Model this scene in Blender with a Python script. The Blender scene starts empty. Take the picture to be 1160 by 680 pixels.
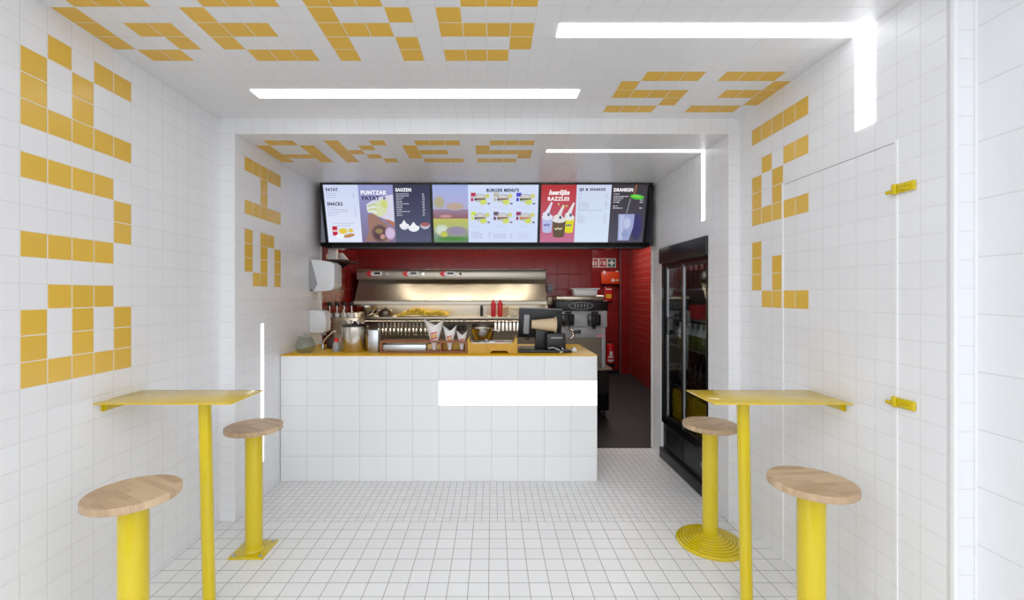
import bpy, bmesh, math, random
from mathutils import Vector, Matrix
random.seed(7)
sc = bpy.context.scene
COL = sc.collection
PI = math.pi
F, VX, VY, EYE = 505.0, 558.0, 334.0, 1.505      # focal length in pixels, principal point, eye height


def at(x, y, Y):
    return Vector(((x - VX) * Y / F, Y, EYE - (y - VY) * Y / F))


def X_(x, Y): return (x - VX) * Y / F
def Z_(y, Y): return EYE - (y - VY) * Y / F


def lin(c):
    out = []
    for v in c[:3]:
        v = v / 255.0
        out.append(v / 12.92 if v <= 0.04045 else ((v + 0.055) / 1.055) ** 2.4)
    return (*out, 1.0)


# ------------------------------------------------------------------ materials
def new_mat(name):
    m = bpy.data.materials.new(name)
    m.use_nodes = True
    nt = m.node_tree
    return m, nt, nt.nodes, nt.links, nt.nodes['Principled BSDF']


def plain(name, c, rough=0.5, metal=0.0, noise=0.04, nscale=30.0, bump=0.0, coat=0.0, spec=0.5):
    m, nt, N, L, b = new_mat(name)
    col = lin(c)
    b.inputs['Roughness'].default_value = rough
    b.inputs['Metallic'].default_value = metal
    b.inputs['Specular IOR Level'].default_value = spec
    if coat:
        b.inputs['Coat Weight'].default_value = coat
        b.inputs['Coat Roughness'].default_value = 0.08
    tc = N.new('ShaderNodeTexCoord')
    no = N.new('ShaderNodeTexNoise')
    no.inputs['Scale'].default_value = nscale
    no.inputs['Detail'].default_value = 4
    L.new(tc.outputs['Object'], no.inputs['Vector'])
    mp = N.new('ShaderNodeMapRange')
    mp.inputs['To Min'].default_value = 1 - noise
    mp.inputs['To Max'].default_value = 1 + noise
    L.new(no.outputs['Fac'], mp.inputs['Value'])
    mx = N.new('ShaderNodeMix')
    mx.data_type = 'RGBA'
    mx.blend_type = 'MULTIPLY'
    mx.inputs['Factor'].default_value = 1
    mx.inputs[6].default_value = col
    L.new(mp.outputs['Result'], mx.inputs[7])
    L.new(mx.outputs[2], b.inputs['Base Color'])
    if bump:
        bp = N.new('ShaderNodeBump')
        bp.inputs['Strength'].default_value = bump
        bp.inputs['Distance'].default_value = 0.002
        L.new(no.outputs['Fac'], bp.inputs['Height'])
        L.new(bp.outputs['Normal'], b.inputs['Normal'])
    return m


def tile(name, c, grout, rough=0.2, gw=0.018, var=0.02, bump=0.25, brick=False, noise=0.0):
    """glazed tile: one UV unit is one tile, grout along the unit's edges"""
    m, nt, N, L, b = new_mat(name)

    def math_(op, a, bb=None):
        n = N.new('ShaderNodeMath')
        n.operation = op
        for k, v in enumerate((a, bb)):
            if v is None: continue
            if isinstance(v, (int, float)): n.inputs[k].default_value = v
            else: L.new(v, n.inputs[k])
        return n.outputs[0]
    uv = N.new('ShaderNodeUVMap')
    sp = N.new('ShaderNodeSeparateXYZ')
    L.new(uv.outputs['UV'], sp.inputs[0])
    u, v = sp.outputs[0], sp.outputs[1]
    if brick:
        fl = math_('FLOOR', v)
        u = math_('ADD', u, math_('MULTIPLY', math_('MODULO', fl, 2.0), 0.5))
    fu, fv = math_('FRACT', u), math_('FRACT', v)
    du = math_('MINIMUM', fu, math_('SUBTRACT', 1.0, fu))
    dv = math_('MINIMUM', fv, math_('SUBTRACT', 1.0, fv))
    gwu, gwv = gw if isinstance(gw, tuple) else (gw, gw)

    def mr(val, lo, hi):
        r = N.new('ShaderNodeMapRange')
        r.interpolation_type = 'SMOOTHSTEP'
        L.new(val, r.inputs['Value'])
        r.inputs['From Min'].default_value = lo
        r.inputs['From Max'].default_value = hi
        return r.outputs['Result']
    mask = math_('MINIMUM', mr(du, gwu * 0.55, gwu * 1.1), mr(dv, gwv * 0.55, gwv * 1.1))
    hgt = math_('MINIMUM', mr(du, gwu * 0.5, gwu * 2.6), mr(dv, gwv * 0.5, gwv * 2.6))
    cb = N.new('ShaderNodeCombineXYZ')
    L.new(math_('FLOOR', u), cb.inputs[0])
    L.new(math_('FLOOR', v), cb.inputs[1])
    wn = N.new('ShaderNodeTexWhiteNoise')
    L.new(cb.outputs[0], wn.inputs['Vector'])
    val = math_('ADD', math_('MULTIPLY', wn.outputs['Value'], 2 * var), 1 - var)
    if noise:
        no = N.new('ShaderNodeTexNoise')
        no.inputs['Scale'].default_value = 3.0
        no.inputs['Detail'].default_value = 6
        L.new(uv.outputs['UV'], no.inputs['Vector'])
        val = math_('MULTIPLY', val, math_('ADD', math_('MULTIPLY', no.outputs['Fac'], 2 * noise), 1 - noise))
    tint = N.new('ShaderNodeMix')
    tint.data_type = 'RGBA'
    tint.blend_type = 'MULTIPLY'
    tint.inputs['Factor'].default_value = 1
    tint.inputs[6].default_value = lin(c)
    L.new(val, tint.inputs[7])
    mx = N.new('ShaderNodeMix')
    mx.data_type = 'RGBA'
    L.new(mask, mx.inputs['Factor'])
    mx.inputs[6].default_value = lin(grout)
    L.new(tint.outputs[2], mx.inputs[7])
    L.new(mx.outputs[2], b.inputs['Base Color'])
    rr = N.new('ShaderNodeMapRange')
    L.new(mask, rr.inputs['Value'])
    rr.inputs['To Min'].default_value = 0.8
    rr.inputs['To Max'].default_value = rough
    L.new(rr.outputs['Result'], b.inputs['Roughness'])
    bp = N.new('ShaderNodeBump')
    bp.inputs['Strength'].default_value = bump
    bp.inputs['Distance'].default_value = 0.002
    L.new(hgt, bp.inputs['Height'])
    L.new(bp.outputs['Normal'], b.inputs['Normal'])
    return m


def steel(name, c=(188, 180, 168), rough=0.28, stretch=(4, 4, 160), bmp=0.04):
    m, nt, N, L, b = new_mat(name)
    b.inputs['Metallic'].default_value = 1
    b.inputs['Base Color'].default_value = lin(c)
    tc = N.new('ShaderNodeTexCoord')
    mp = N.new('ShaderNodeMapping')
    mp.inputs['Scale'].default_value = stretch
    no = N.new('ShaderNodeTexNoise')
    no.inputs['Scale'].default_value = 3
    no.inputs['Detail'].default_value = 3
    L.new(tc.outputs['Object'], mp.inputs['Vector'])
    L.new(mp.outputs[0], no.inputs['Vector'])
    r = N.new('ShaderNodeMapRange')
    r.inputs['To Min'].default_value = rough * 0.75
    r.inputs['To Max'].default_value = rough * 1.3
    L.new(no.outputs['Fac'], r.inputs['Value'])
    L.new(r.outputs[0], b.inputs['Roughness'])
    bp = N.new('ShaderNodeBump')
    bp.inputs['Strength'].default_value = bmp
    bp.inputs['Distance'].default_value = 0.001
    L.new(no.outputs['Fac'], bp.inputs['Height'])
    L.new(bp.outputs['Normal'], b.inputs['Normal'])
    return m


def wood(name, c1, c2, bw=0.14, bh=0.028, rough=0.42, rot=0.5):
    """butcher-block staves of slightly different tone"""
    m, nt, N, L, b = new_mat(name)
    b.inputs['Roughness'].default_value = rough
    tc = N.new('ShaderNodeTexCoord')
    mp = N.new('ShaderNodeMapping')
    mp.inputs['Rotation'].default_value = (0, 0, rot)
    L.new(tc.outputs['Object'], mp.inputs['Vector'])
    br = N.new('ShaderNodeTexBrick')
    br.inputs['Color1'].default_value = lin(c1)
    br.inputs['Color2'].default_value = lin(c2)
    br.inputs['Mortar'].default_value = lin([v * 0.6 for v in c2])
    br.inputs['Scale'].default_value = 1
    br.inputs['Mortar Size'].default_value = 0.0
    br.inputs['Brick Width'].default_value = bw
    br.inputs['Row Height'].default_value = bh
    L.new(mp.outputs[0], br.inputs['Vector'])
    m2 = N.new('ShaderNodeMapping')
    m2.inputs['Scale'].default_value = (8, 90, 8)
    L.new(mp.outputs[0], m2.inputs['Vector'])
    no = N.new('ShaderNodeTexNoise')
    no.inputs['Scale'].default_value = 1.5
    no.inputs['Detail'].default_value = 6
    no.inputs['Distortion'].default_value = 0.6
    L.new(m2.outputs[0], no.inputs['Vector'])
    r = N.new('ShaderNodeMapRange')
    r.inputs['To Min'].default_value = 0.72
    r.inputs['To Max'].default_value = 1.22
    L.new(no.outputs['Fac'], r.inputs['Value'])
    mx = N.new('ShaderNodeMix')
    mx.data_type = 'RGBA'
    mx.blend_type = 'MULTIPLY'
    mx.inputs['Factor'].default_value = 1
    L.new(br.outputs['Color'], mx.inputs[6])
    L.new(r.outputs[0], mx.inputs[7])
    L.new(mx.outputs[2], b.inputs['Base Color'])
    return m


_em = {}


def glow(c, s=1.0):
    k = (tuple(c), s)
    if k not in _em:
        m = bpy.data.materials.new('glow')
        m.use_nodes = True
        nt = m.node_tree
        nt.nodes.clear()
        e = nt.nodes.new('ShaderNodeEmission')
        o = nt.nodes.new('ShaderNodeOutputMaterial')
        e.inputs['Color'].default_value = lin(c)
        e.inputs['Strength'].default_value = s
        nt.links.new(e.outputs[0], o.inputs[0])
        _em[k] = m
    return _em[k]


def thin_glass(name, c=(235, 240, 240), base=0.05, gloss=0.02):
    m = bpy.data.materials.new(name)
    m.use_nodes = True
    nt = m.node_tree
    nt.nodes.clear()
    N, L = nt.nodes, nt.links
    lw = N.new('ShaderNodeLayerWeight')
    lw.inputs['Blend'].default_value = 0.5
    pw = N.new('ShaderNodeMath')
    pw.operation = 'POWER'
    pw.inputs[1].default_value = 3.5
    L.new(lw.outputs['Facing'], pw.inputs[0])
    ma = N.new('ShaderNodeMath')
    ma.operation = 'MULTIPLY_ADD'
    ma.inputs[1].default_value = 0.6
    ma.inputs[2].default_value = base
    L.new(pw.outputs[0], ma.inputs[0])
    t = N.new('ShaderNodeBsdfTransparent')
    t.inputs[0].default_value = lin(c)
    g = N.new('ShaderNodeBsdfGlossy')
    g.inputs['Roughness'].default_value = gloss
    mx = N.new('ShaderNodeMixShader')
    L.new(ma.outputs[0], mx.inputs[0])
    L.new(t.outputs[0], mx.inputs[1])
    L.new(g.outputs[0], mx.inputs[2])
    o = N.new('ShaderNodeOutputMaterial')
    L.new(mx.outputs[0], o.inputs[0])
    return m


WHITE = (233, 233, 234)
M = {}
M['wall'] = tile('white_wall_tile', WHITE, (218, 217, 216), 0.30, 0.018, 0.010, 0.22)
M['yellow_tile'] = tile('yellow_wall_tile', (226, 184, 74), (228, 226, 220), 0.22, 0.022, 0.03, 0.35)
M['yellow_ceil'] = tile('yellow_ceiling_tile', (232, 186, 74), (228, 226, 220), 0.5, 0.022, 0.03, 0.3)
M['ceil'] = tile('white_ceiling_tile', WHITE, (223, 222, 221), 0.34, 0.018, 0.010, 0.25)
M['floor_tile'] = tile('white_floor_tile', (236, 236, 235), (158, 156, 152), 0.35, 0.022, 0.02, 0.3)
M['mosaic'] = tile('white_floor_mosaic', (233, 233, 232), (160, 158, 154), 0.35, 0.034, 0.03, 0.3)
M['counter_tile'] = tile('white_counter_tile', (230, 230, 230), (190, 189, 187), 0.22, 0.009, 0.012, 0.3)
M['facade_tile'] = tile('white_facade_tile', (228, 228, 229), (204, 204, 203), 0.3, 0.009, 0.012, 0.3)
M['red_tile'] = tile('red_kitchen_tile', (128, 26, 24), (98, 28, 26), 0.25, 0.018, 0.08, 0.35)
M['red_brick'] = tile('red_kitchen_brick_tile', (150, 36, 30), (158, 92, 76), 0.34, (0.010, 0.035), 0.06, 0.35, brick=True)
M['slate'] = tile('black_kitchen_floor', (29, 30, 33), (24, 24, 26), 0.6, 0.006, 0.12, 0.2, noise=0.35)
M['plaster'] = plain('white_plaster', (225, 225, 224), 0.7, noise=0.015)
M['white_trim'] = plain('white_metal_trim', (236, 236, 235), 0.35, noise=0.01)
M['yellow'] = plain('yellow_powder_coat', (208, 184, 6), 0.22, noise=0.02, coat=0.35)
M['yellow_top'] = plain('yellow_lacquer_top', (214, 182, 24), 0.26, noise=0.02, coat=0.4)
M['yellow_worktop'] = plain('yellow_worktop', (226, 176, 12), 0.42, noise=0.02, coat=0.0, spec=0.3)
M['bolt'] = steel('bolt_steel', (200, 200, 200), 0.3, (20, 20, 20))
M['seat'] = wood('oak_staves', (206, 180, 146), (176, 147, 114))
M['black'] = plain('black_satin', (24, 24, 25), 0.38, noise=0.05)
M['black_gloss'] = plain('black_gloss', (15, 15, 16), 0.16, noise=0.03)
M['rubber'] = plain('black_rubber', (28, 28, 28), 0.7)
M['alu'] = steel('brushed_aluminium', (190, 192, 194), 0.3, (4, 4, 120))
M['steel'] = steel('brushed_steel', (196, 184, 164), 0.26, (3, 3, 90))
M['steel_h'] = steel('brushed_steel_hood', (182, 174, 158), 0.32, (60, 2, 2), 0.02)
_n = M['steel_h'].node_tree
_t = _n.nodes.new('ShaderNodeTangent')
_t.direction_type = 'RADIAL'
_t.axis = 'Z'
_b = _n.nodes['Principled BSDF']
_b.inputs['Anisotropic'].default_value = 0.85
_b.inputs['Anisotropic Rotation'].default_value = 0.0
_n.links.new(_t.outputs[0], _b.inputs['Tangent'])
M['chrome'] = steel('polished_steel', (205, 200, 190), 0.16, (6, 6, 6))
M['pot'] = plain('pot_steel', (205, 198, 186), 0.2, 1.0, 0.02)
M['dark_steel'] = steel('dark_steel', (120, 110, 96), 0.4, (3, 3, 60))
M['plastic_white'] = plain('white_plastic', (226, 228, 230), 0.35, noise=0.01)
M['pier_trim'] = plain('grey_pier_trim', (104, 96, 104), 0.4)
M['plastic_grey'] = plain('grey_plastic', (150, 152, 154), 0.4)
M['grey_panel'] = plain('grey_machine_panel', (168, 168, 170), 0.35, noise=0.02)
M['paper'] = plain('white_paper', (236, 234, 230), 0.6, noise=0.03)
M['beige'] = plain('beige_card', (214, 190, 154), 0.6, noise=0.06)
M['red'] = plain('red_plastic', (222, 42, 50), 0.35)
M['red_paint'] = plain('red_paint', (188, 24, 26), 0.25, coat=0.4)
M['orange'] = plain('orange_case', (206, 66, 18), 0.4)
M['green_sign'] = plain('green_sign', (22, 92, 80), 0.4)
M['red_sign'] = plain('red_sign', (150, 28, 36), 0.4)
M['white_sign'] = plain('white_sign', (225, 225, 222), 0.4)
M['yellow_print'] = plain('yellow_print', (222, 178, 40), 0.6)
M['fries'] = plain('fries', (246, 216, 84), 0.55, noise=0.14, nscale=25)
M['rack_wood'] = wood('brown_rack_wood', (168, 106, 68), (146, 88, 54), 0.6, 0.05, 0.5, 0)
M['tray_wood'] = wood('amber_tray_wood', (216, 168, 54), (204, 156, 46), 0.6, 0.06, 0.45, 0)
M['brown'] = plain('dark_brown_shelf', (62, 42, 32), 0.5)
M['glass'] = thin_glass('fridge_glass', (225, 230, 230), 0.13)
M['jar_glass'] = thin_glass('jar_glass', (240, 245, 245), 0.03)
M['dark_inside'] = plain('dark_fridge_liner', (38, 38, 40), 0.5)
M['green_bottle'] = plain('green_bottle', (96, 108, 34), 0.2)
M['bottle'] = plain('dark_bottle', (40, 22, 16), 0.15)
M['cream'] = plain('cream_card', (226, 216, 186), 0.55)
M['pavement'] = plain('grey_pavement', (150, 148, 144), 0.8, noise=0.12, nscale=8, bump=0.3)
M['lamp'] = glow((250, 252, 255), 3.4)
M['lamp_small'] = glow((255, 255, 255), 2.6)
M['lamp_counter'] = glow((255, 255, 255), 1.8)


# ------------------------------------------------------------------ mesh building
class B:
    """collects shapes into ONE mesh"""
    def __init__(s):
        s.bm = bmesh.new()
        s.m = 0
        s.sm = False

    def _add(s, t, mat=None):
        for f in t.faces:
            f.material_index = s.m if mat is None else mat
        me = bpy.data.meshes.new('t')
        t.to_mesh(me)
        t.free()
        s.bm.from_mesh(me)
        bpy.data.meshes.remove(me)
        return s

    def box(s, x0, x1, y0, y1, z0, z1, bev=0.0, mat=None, mtx=None, seg=2):
        t = bmesh.new()
        bmesh.ops.create_cube(t, size=1, matrix=Matrix.Translation(((x0 + x1) / 2, (y0 + y1) / 2, (z0 + z1) / 2)) @ Matrix.Diagonal((abs(x1 - x0), abs(y1 - y0), abs(z1 - z0), 1)))
        if bev:
            bmesh.ops.bevel(t, geom=t.edges[:], offset=bev, segments=seg, affect='EDGES', profile=0.5)
        if mtx is not None: bmesh.ops.transform(t, matrix=mtx, verts=t.verts[:])
        return s._add(t, mat)

    def cyl(s, p0, p1, r0, r1=None, seg=24, mat=None, caps=True):
        p0, p1 = Vector(p0), Vector(p1)
        d = p1 - p0
        t = bmesh.new()
        q = Vector((0, 0, 1)).rotation_difference(d.normalized()).to_matrix().to_4x4()
        bmesh.ops.create_cone(t, cap_ends=caps, segments=seg, radius1=r0, radius2=r0 if r1 is None else r1, depth=d.length,
                              matrix=Matrix.Translation((p0 + p1) / 2) @ q)
        return s._add(t, mat)

    def ball(s, c, r, sc_=(1, 1, 1), seg=16, mat=None):
        t = bmesh.new()
        bmesh.ops.create_uvsphere(t, u_segments=seg, v_segments=max(6, seg // 2), radius=r, matrix=Matrix.Translation(c) @ Matrix.Diagonal((*sc_, 1)))
        return s._add(t, mat)

    def lathe(s, prof, c=(0, 0, 0), seg=40, mat=None, mtx=None):
        t = bmesh.new()
        rings = []
        for r, z in prof:
            if r < 1e-6:
                rings.append([t.verts.new((c[0], c[1], c[2] + z))])
            else:
                rings.append([t.verts.new((c[0] + r * math.cos(2 * PI * k / seg), c[1] + r * math.sin(2 * PI * k / seg), c[2] + z)) for k in range(seg)])
        for a, b in zip(rings, rings[1:]):
            for k in range(seg):
                k2 = (k + 1) % seg
                if len(a) == 1 and len(b) == 1: continue
                if len(a) == 1: t.faces.new((a[0], b[k2], b[k]))
                elif len(b) == 1: t.faces.new((a[k], a[k2], b[0]))
                else: t.faces.new((a[k], a[k2], b[k2], b[k]))
        bmesh.ops.recalc_face_normals(t, faces=t.faces[:])
        if mtx is not None: bmesh.ops.transform(t, matrix=mtx, verts=t.verts[:])
        return s._add(t, mat)

    def tube(s, pts, r, seg=10, mat=None):
        pts = [Vector(p) for p in pts]
        t = bmesh.new()
        rings = []
        up = Vector((0.123, 0.456, 0.881)).normalized()
        for i, p in enumerate(pts):
            d = (pts[min(i + 1, len(pts) - 1)] - pts[max(i - 1, 0)]).normalized()
            if i == 0:
                n = d.cross(up)
                if n.length < 1e-3: n = d.cross(Vector((1, 0, 0)))
                n.normalize()
            else:
                n = (n - d * n.dot(d)).normalized()
            bn = d.cross(n)
            rings.append([t.verts.new(p + (n * math.cos(2 * PI * k / seg) + bn * math.sin(2 * PI * k / seg)) * r) for k in range(seg)])
        for a, b in zip(rings, rings[1:]):
            for k in range(seg):
                t.faces.new((a[k], a[(k + 1) % seg], b[(k + 1) % seg], b[k]))
        t.faces.new(rings[0][::-1])
        t.faces.new(rings[-1])
        bmesh.ops.recalc_face_normals(t, faces=t.faces[:])
        return s._add(t, mat)

    def prism(s, poly, d, mtx=None, mat=None, bev=0.0):
        """poly in XY extruded along Z by d, then placed by mtx"""
        t = bmesh.new()
        a = [t.verts.new((x, y, 0)) for x, y in poly]
        b = [t.verts.new((x, y, d)) for x, y in poly]
        n = len(poly)
        t.faces.new(a[::-1])
        t.faces.new(b)
        for k in range(n):
            t.faces.new((a[k], a[(k + 1) % n], b[(k + 1) % n], b[k]))
        bmesh.ops.recalc_face_normals(t, faces=t.faces[:])
        if bev: bmesh.ops.bevel(t, geom=t.edges[:], offset=bev, segments=2, affect='EDGES', profile=0.5)
        if mtx is not None: bmesh.ops.transform(t, matrix=mtx, verts=t.verts[:])
        return s._add(t, mat)

    def face(s, pts, mat=None):
        t = bmesh.new()
        t.faces.new([t.verts.new(p) for p in pts])
        return s._add(t, mat)

    def mesh(s, me, mtx, mat=None):
        t = bmesh.new()
        t.from_mesh(me)
        bmesh.ops.transform(t, matrix=mtx, verts=t.verts[:])
        return s._add(t, mat)


def base(o):
    while o.parent: o = o.parent
    return Vector(o.location)


def obj(name, b, mats, parent=None, local=False, ang=35, smooth=True, solid=0.0, solid_off=-1.0):
    """links the collected shapes as one mesh object; shapes are given in world space unless local"""
    if parent is not None and not local:
        bmesh.ops.translate(b.bm, vec=-base(parent), verts=b.bm.verts[:])
    me = bpy.data.meshes.new(name)
    b.bm.to_mesh(me)
    b.bm.free()
    for m in (mats if isinstance(mats, (list, tuple)) else [mats]):
        me.materials.append(m)
    if smooth:
        me.polygons.foreach_set('use_smooth', [True] * len(me.polygons))
        me.set_sharp_from_angle(angle=math.radians(ang))
    o = bpy.data.objects.new(name, me)
    COL.objects.link(o)
    if parent is not None: o.parent = parent
    if solid:
        md = o.modifiers.new('Solidify', 'SOLIDIFY')
        md.thickness = solid
        md.offset = solid_off
    return o


def tag(o, label, cat, group=None, kind=None):
    o['label'] = label
    o['category'] = cat
    if group: o['group'] = group
    if kind: o['kind'] = kind
    return o


def thing(name, label, cat, loc, group=None, rz=0.0):
    o = bpy.data.objects.new(name, None)
    o.empty_display_size = 0.05
    COL.objects.link(o)
    o.location = loc
    o.rotation_euler = (0, 0, rz)
    return tag(o, label, cat, group)


def single(name, b, mats, label, cat, loc, group=None, **kw):
    """a thing that is one mesh, its origin at its base"""
    bmesh.ops.translate(b.bm, vec=-Vector(loc), verts=b.bm.verts[:])
    o = obj(name, b, mats, None, **kw)
    o.location = loc
    return tag(o, label, cat, group)


def dup(root, loc, rz=None, label=None):
    r = root.copy()
    COL.objects.link(r)
    r.location = loc
    if rz is not None: r.rotation_euler = (0, 0, rz)
    if label: r['label'] = label
    for ch in list(root.children):
        c = ch.copy()
        COL.objects.link(c)
        c.parent = r
        for g in list(ch.children):
            d = g.copy()
            COL.objects.link(d)
            d.parent = c
    return r


def tiled(name, fn, u, v, grid, pitch, mats, yellow=(), holes=(), normal=(0, 0, 1), thick=0.03, kind='structure', parent=None):
    """a tiled surface; fn(u, v) -> point, yellow = set of cells (i, j) counted from grid"""
    (u0, u1), (v0, v1) = u, v
    (gu, gv), (pu, pv) = grid, pitch

    def breaks(a, b, g, p, extra):
        s = {round(a, 5), round(b, 5)}
        k = math.ceil((a - g) / p)
        while g + k * p < b:
            if g + k * p > a: s.add(round(g + k * p, 5))
            k += 1
        s |= {round(e, 5) for e in extra if a < e < b}
        s = sorted(s)
        return s
    if yellow or holes:
        us = breaks(u0, u1, gu, pu, [h[0] for h in holes] + [h[1] for h in holes])
        vs = breaks(v0, v1, gv, pv, [h[2] for h in holes] + [h[3] for h in holes])
    else:
        us, vs = [u0, u1], [v0, v1]
    bm = bmesh.new()
    lay = bm.loops.layers.uv.new('UVMap')
    cache = {}

    def vert(a, b):
        if (a, b) not in cache: cache[(a, b)] = bm.verts.new(fn(a, b))
        return cache[(a, b)]
    for a, a2 in zip(us, us[1:]):
        if a2 - a < 1e-6: continue
        for b, b2 in zip(vs, vs[1:]):
            if b2 - b < 1e-6: continue
            cu, cv = (a + a2) / 2, (b + b2) / 2
            if any(h[0] < cu < h[1] and h[2] < cv < h[3] for h in holes): continue
            co = [(a, b), (a2, b), (a2, b2), (a, b2)]
            f = bm.faces.new([vert(*c) for c in co])
            for lp, c in zip(f.loops, co):
                lp[lay].uv = ((c[0] - gu) / pu, (c[1] - gv) / pv)
            if (math.floor((cu - gu) / pu), math.floor((cv - gv) / pv)) in yellow: f.material_index = 1
    bm.normal_update()
    n = Vector(normal)
    for f in bm.faces:
        if f.normal.dot(n) < 0: f.normal_flip()
    me = bpy.data.meshes.new(name)
    bm.to_mesh(me)
    bm.free()
    for m in mats: me.materials.append(m)
    o = bpy.data.objects.new(name, me)
    COL.objects.link(o)
    if kind: o['kind'] = kind
    if parent: o.parent = parent
    if thick:
        md = o.modifiers.new('Solidify', 'SOLIDIFY')
        md.thickness = thick
        md.offset = -1
    return o


def structure(name, b, mats, **kw):
    o = obj(name, b, mats, **kw)
    o['kind'] = 'structure'
    return o


# ------------------------------------------------------------------ the room
XL, XR = -1.815, 1.639
YF, YP = 1.586, 2.957          # street edge of the tiled box, plane of the inner portal
CEIL, CEIL2 = 2.677, 2.573
IL, IR = -1.711, 1.566         # inner side walls
YK = 4.37                      # where the kitchen floor begins


def rows_to_cells(rows, flip_u=False):
    """rows counted downwards from the grid origin"""
    return {((-c - 1) if flip_u else c, -r - 1) for r, cs in rows.items() for c in cs}


left_rows = {-1: [1, 3, 4], 0: [0, 2], 1: [0, 2], 2: [0, 1, 2, 3, 4], 4: [0, 1, 2, 3], 5: [4], 6: [4], 7: [0, 1, 2, 3],
             9: [1, 2, 3], 10: [0, 2, 4], 11: [0, 2, 4], 12: [0, 1, 2, 3, 4]}
tiled('wall_left', lambda a, b: (XL, a, b), (YF + 0.021, YP), (0, CEIL), (1.712, 2.469), (0.1057, 0.1022),
      [M['wall'], M['yellow_tile']], rows_to_cells(left_rows), normal=(1, 0, 0))
right_rows = {0: [0, 1, 2, 3, 4], 2: [1, 3, 4], 3: [0, 2], 4: [0, 2], 5: [0, 1, 2, 3, 4], 7: [0], 8: [0, 2], 9: [0, 2], 10: [1, 2, 3, 4]}
D0, D1, DT = 1.811, 2.516, 2.129
rc = rows_to_cells(right_rows, True)
tiled('wall_right', lambda a, b: (XR, a, b), (YF + 0.021, YP), (0, CEIL), (2.817, 2.543), (0.1008, 0.1013),
      [M['wall'], M['yellow_tile']], rc, holes=[(D0, D1, 0, DT)], normal=(-1, 0, 0))
# the flush tiled door in the right wall
door = tiled('door_1', lambda a, b: (XR + 0.001, a, b), (D0 + 0.006, D1 - 0.004), (0.006, DT - 0.006), (2.817, 2.543), (0.1008, 0.1013),
             [M['wall'], M['yellow_tile']], rc, normal=(-1, 0, 0))
b = B()
b.box(XR - 0.004, XR + 0.03, D0 - 0.008, D0 + 0.002, 0, DT + 0.004)
b.box(XR - 0.004, XR + 0.03, D1 - 0.0035, D1 + 0.006, 0, DT + 0.004)
b.box(XR - 0.002, XR + 0.03, D0 - 0.008, D1 + 0.008, DT - 0.001, DT + 0.004)
obj('door_frame', b, M['white_trim'], door, local=True)
for zc in (Z_(212, 1.765), Z_(458, 1.765)):
    b = B()
    dz = -0.006
    b.box(XR - 0.013, XR - 0.0005, 1.722, 1.795, zc - 0.019, zc + 0.019, 0.004)
    b.box(XR - 0.020, XR - 0.002, 1.795, 1.816, zc - 0.022, zc + 0.022, 0.006)
    b.cyl((XR - 0.012, 1.815, zc - 0.007), (XR - 0.012, 1.840, zc - 0.007), 0.008, seg=14)
    for yy in (1.735, 1.752, 1.780):
        b.cyl((XR - 0.016, yy, zc + 0.006), (XR - 0.010, yy, zc + 0.006), 0.005, seg=12)
    b.box(XR - 0.018, XR - 0.012, 1.740, 1.772, zc - 0.012, zc - 0.002, 0.002)
    h = obj('hinge', b, M['yellow'], door, local=True)
    h['label'] = 'yellow metal hinge'

# ceilings
ccells = set()


def word(cells, rows, col0=0, row0=0):
    for r, cs in rows.items():
        for c in cs: cells.add((c + col0, r + row0))


word(ccells, {0: [1, 2, 3], 1: [0], 2: [0, 2, 3], 3: [0, 3], 4: [1, 2]})
word(ccells, {0: [6, 7, 8], 1: [5], 2: [5, 6, 7], 3: [5], 4: [6, 7, 8]})
word(ccells, {0: [10, 11, 12], 1: [10, 13], 2: [10, 11, 12], 3: [10, 13], 4: [10, 13]})
word(ccells, {0: [16, 17, 18], 1: [15], 2: [15, 16, 17, 18], 3: [18], 4: [15, 16, 17]})
word(ccells, {0: [25, 26, 27, 29, 30, 31], 1: [24, 32], 2: [24, 25, 26, 27, 30, 31, 32], 3: [27, 32], 4: [24, 25, 26, 29, 30, 31]}, 0, 6)
tiled('ceiling', lambda a, b: (a, b, CEIL), (XL, XR), (YF + 0.021, YP), (-1.806, 1.710), (0.1047, 0.105),
      [M['ceil'], M['yellow_ceil']], ccells, normal=(0, 0, -1))
icells = set()
word(icells, {0: [1, 2], 1: [0, 3], 2: [0, 3], 3: [0, 1, 2, 3], 4: [0, 3]})
word(icells, {0: [5, 8], 1: [5, 7], 2: [5, 6], 3: [5, 7], 4: [5, 8]})
word(icells, {0: [11, 12, 13], 1: [10], 2: [10, 11, 12], 3: [10], 4: [11, 12, 13]})
word(icells, {0: [16, 17, 18], 1: [15], 2: [15, 16, 17, 18], 3: [18], 4: [15, 16, 17]})
tiled('ceiling_inner', lambda a, b: (a, b, CEIL2), (IL, IR), (YP + 0.013, YK), (-1.700, 3.085), (0.105, 0.102),
      [M['ceil'], M['yellow_ceil']], icells, normal=(0, 0, -1))
inner_left = {0: [0, 1, 2, 3, 4], 1: [2], 2: [2], 3: [0, 1, 2, 3, 4], 5: [0, 2, 3], 6: [0, 2, 4], 7: [0, 2, 4], 8: [1, 2, 4]}
tiled('wall_inner_left', lambda a, b: (IL, a, b), (YP + 0.013, 4.454), (0, CEIL2), (3.075, 2.465), (0.105, 0.100),
      [M['wall'], M['yellow_tile']], rows_to_cells(inner_left), normal=(1, 0, 0))
FR0, FR1, FRT = 3.241, 4.14, 1.935
tiled('wall_inner_right', lambda a, b: (IR, a, b), (YP + 0.013, YK), (0, CEIL2), (YP, 2.573), (0.105, 0.105),
      [M['wall']], (), holes=[(FR0 - 0.004, FR1 + 0.004, 0, FRT + 0.004)], normal=(-1, 0, 0))
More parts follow.
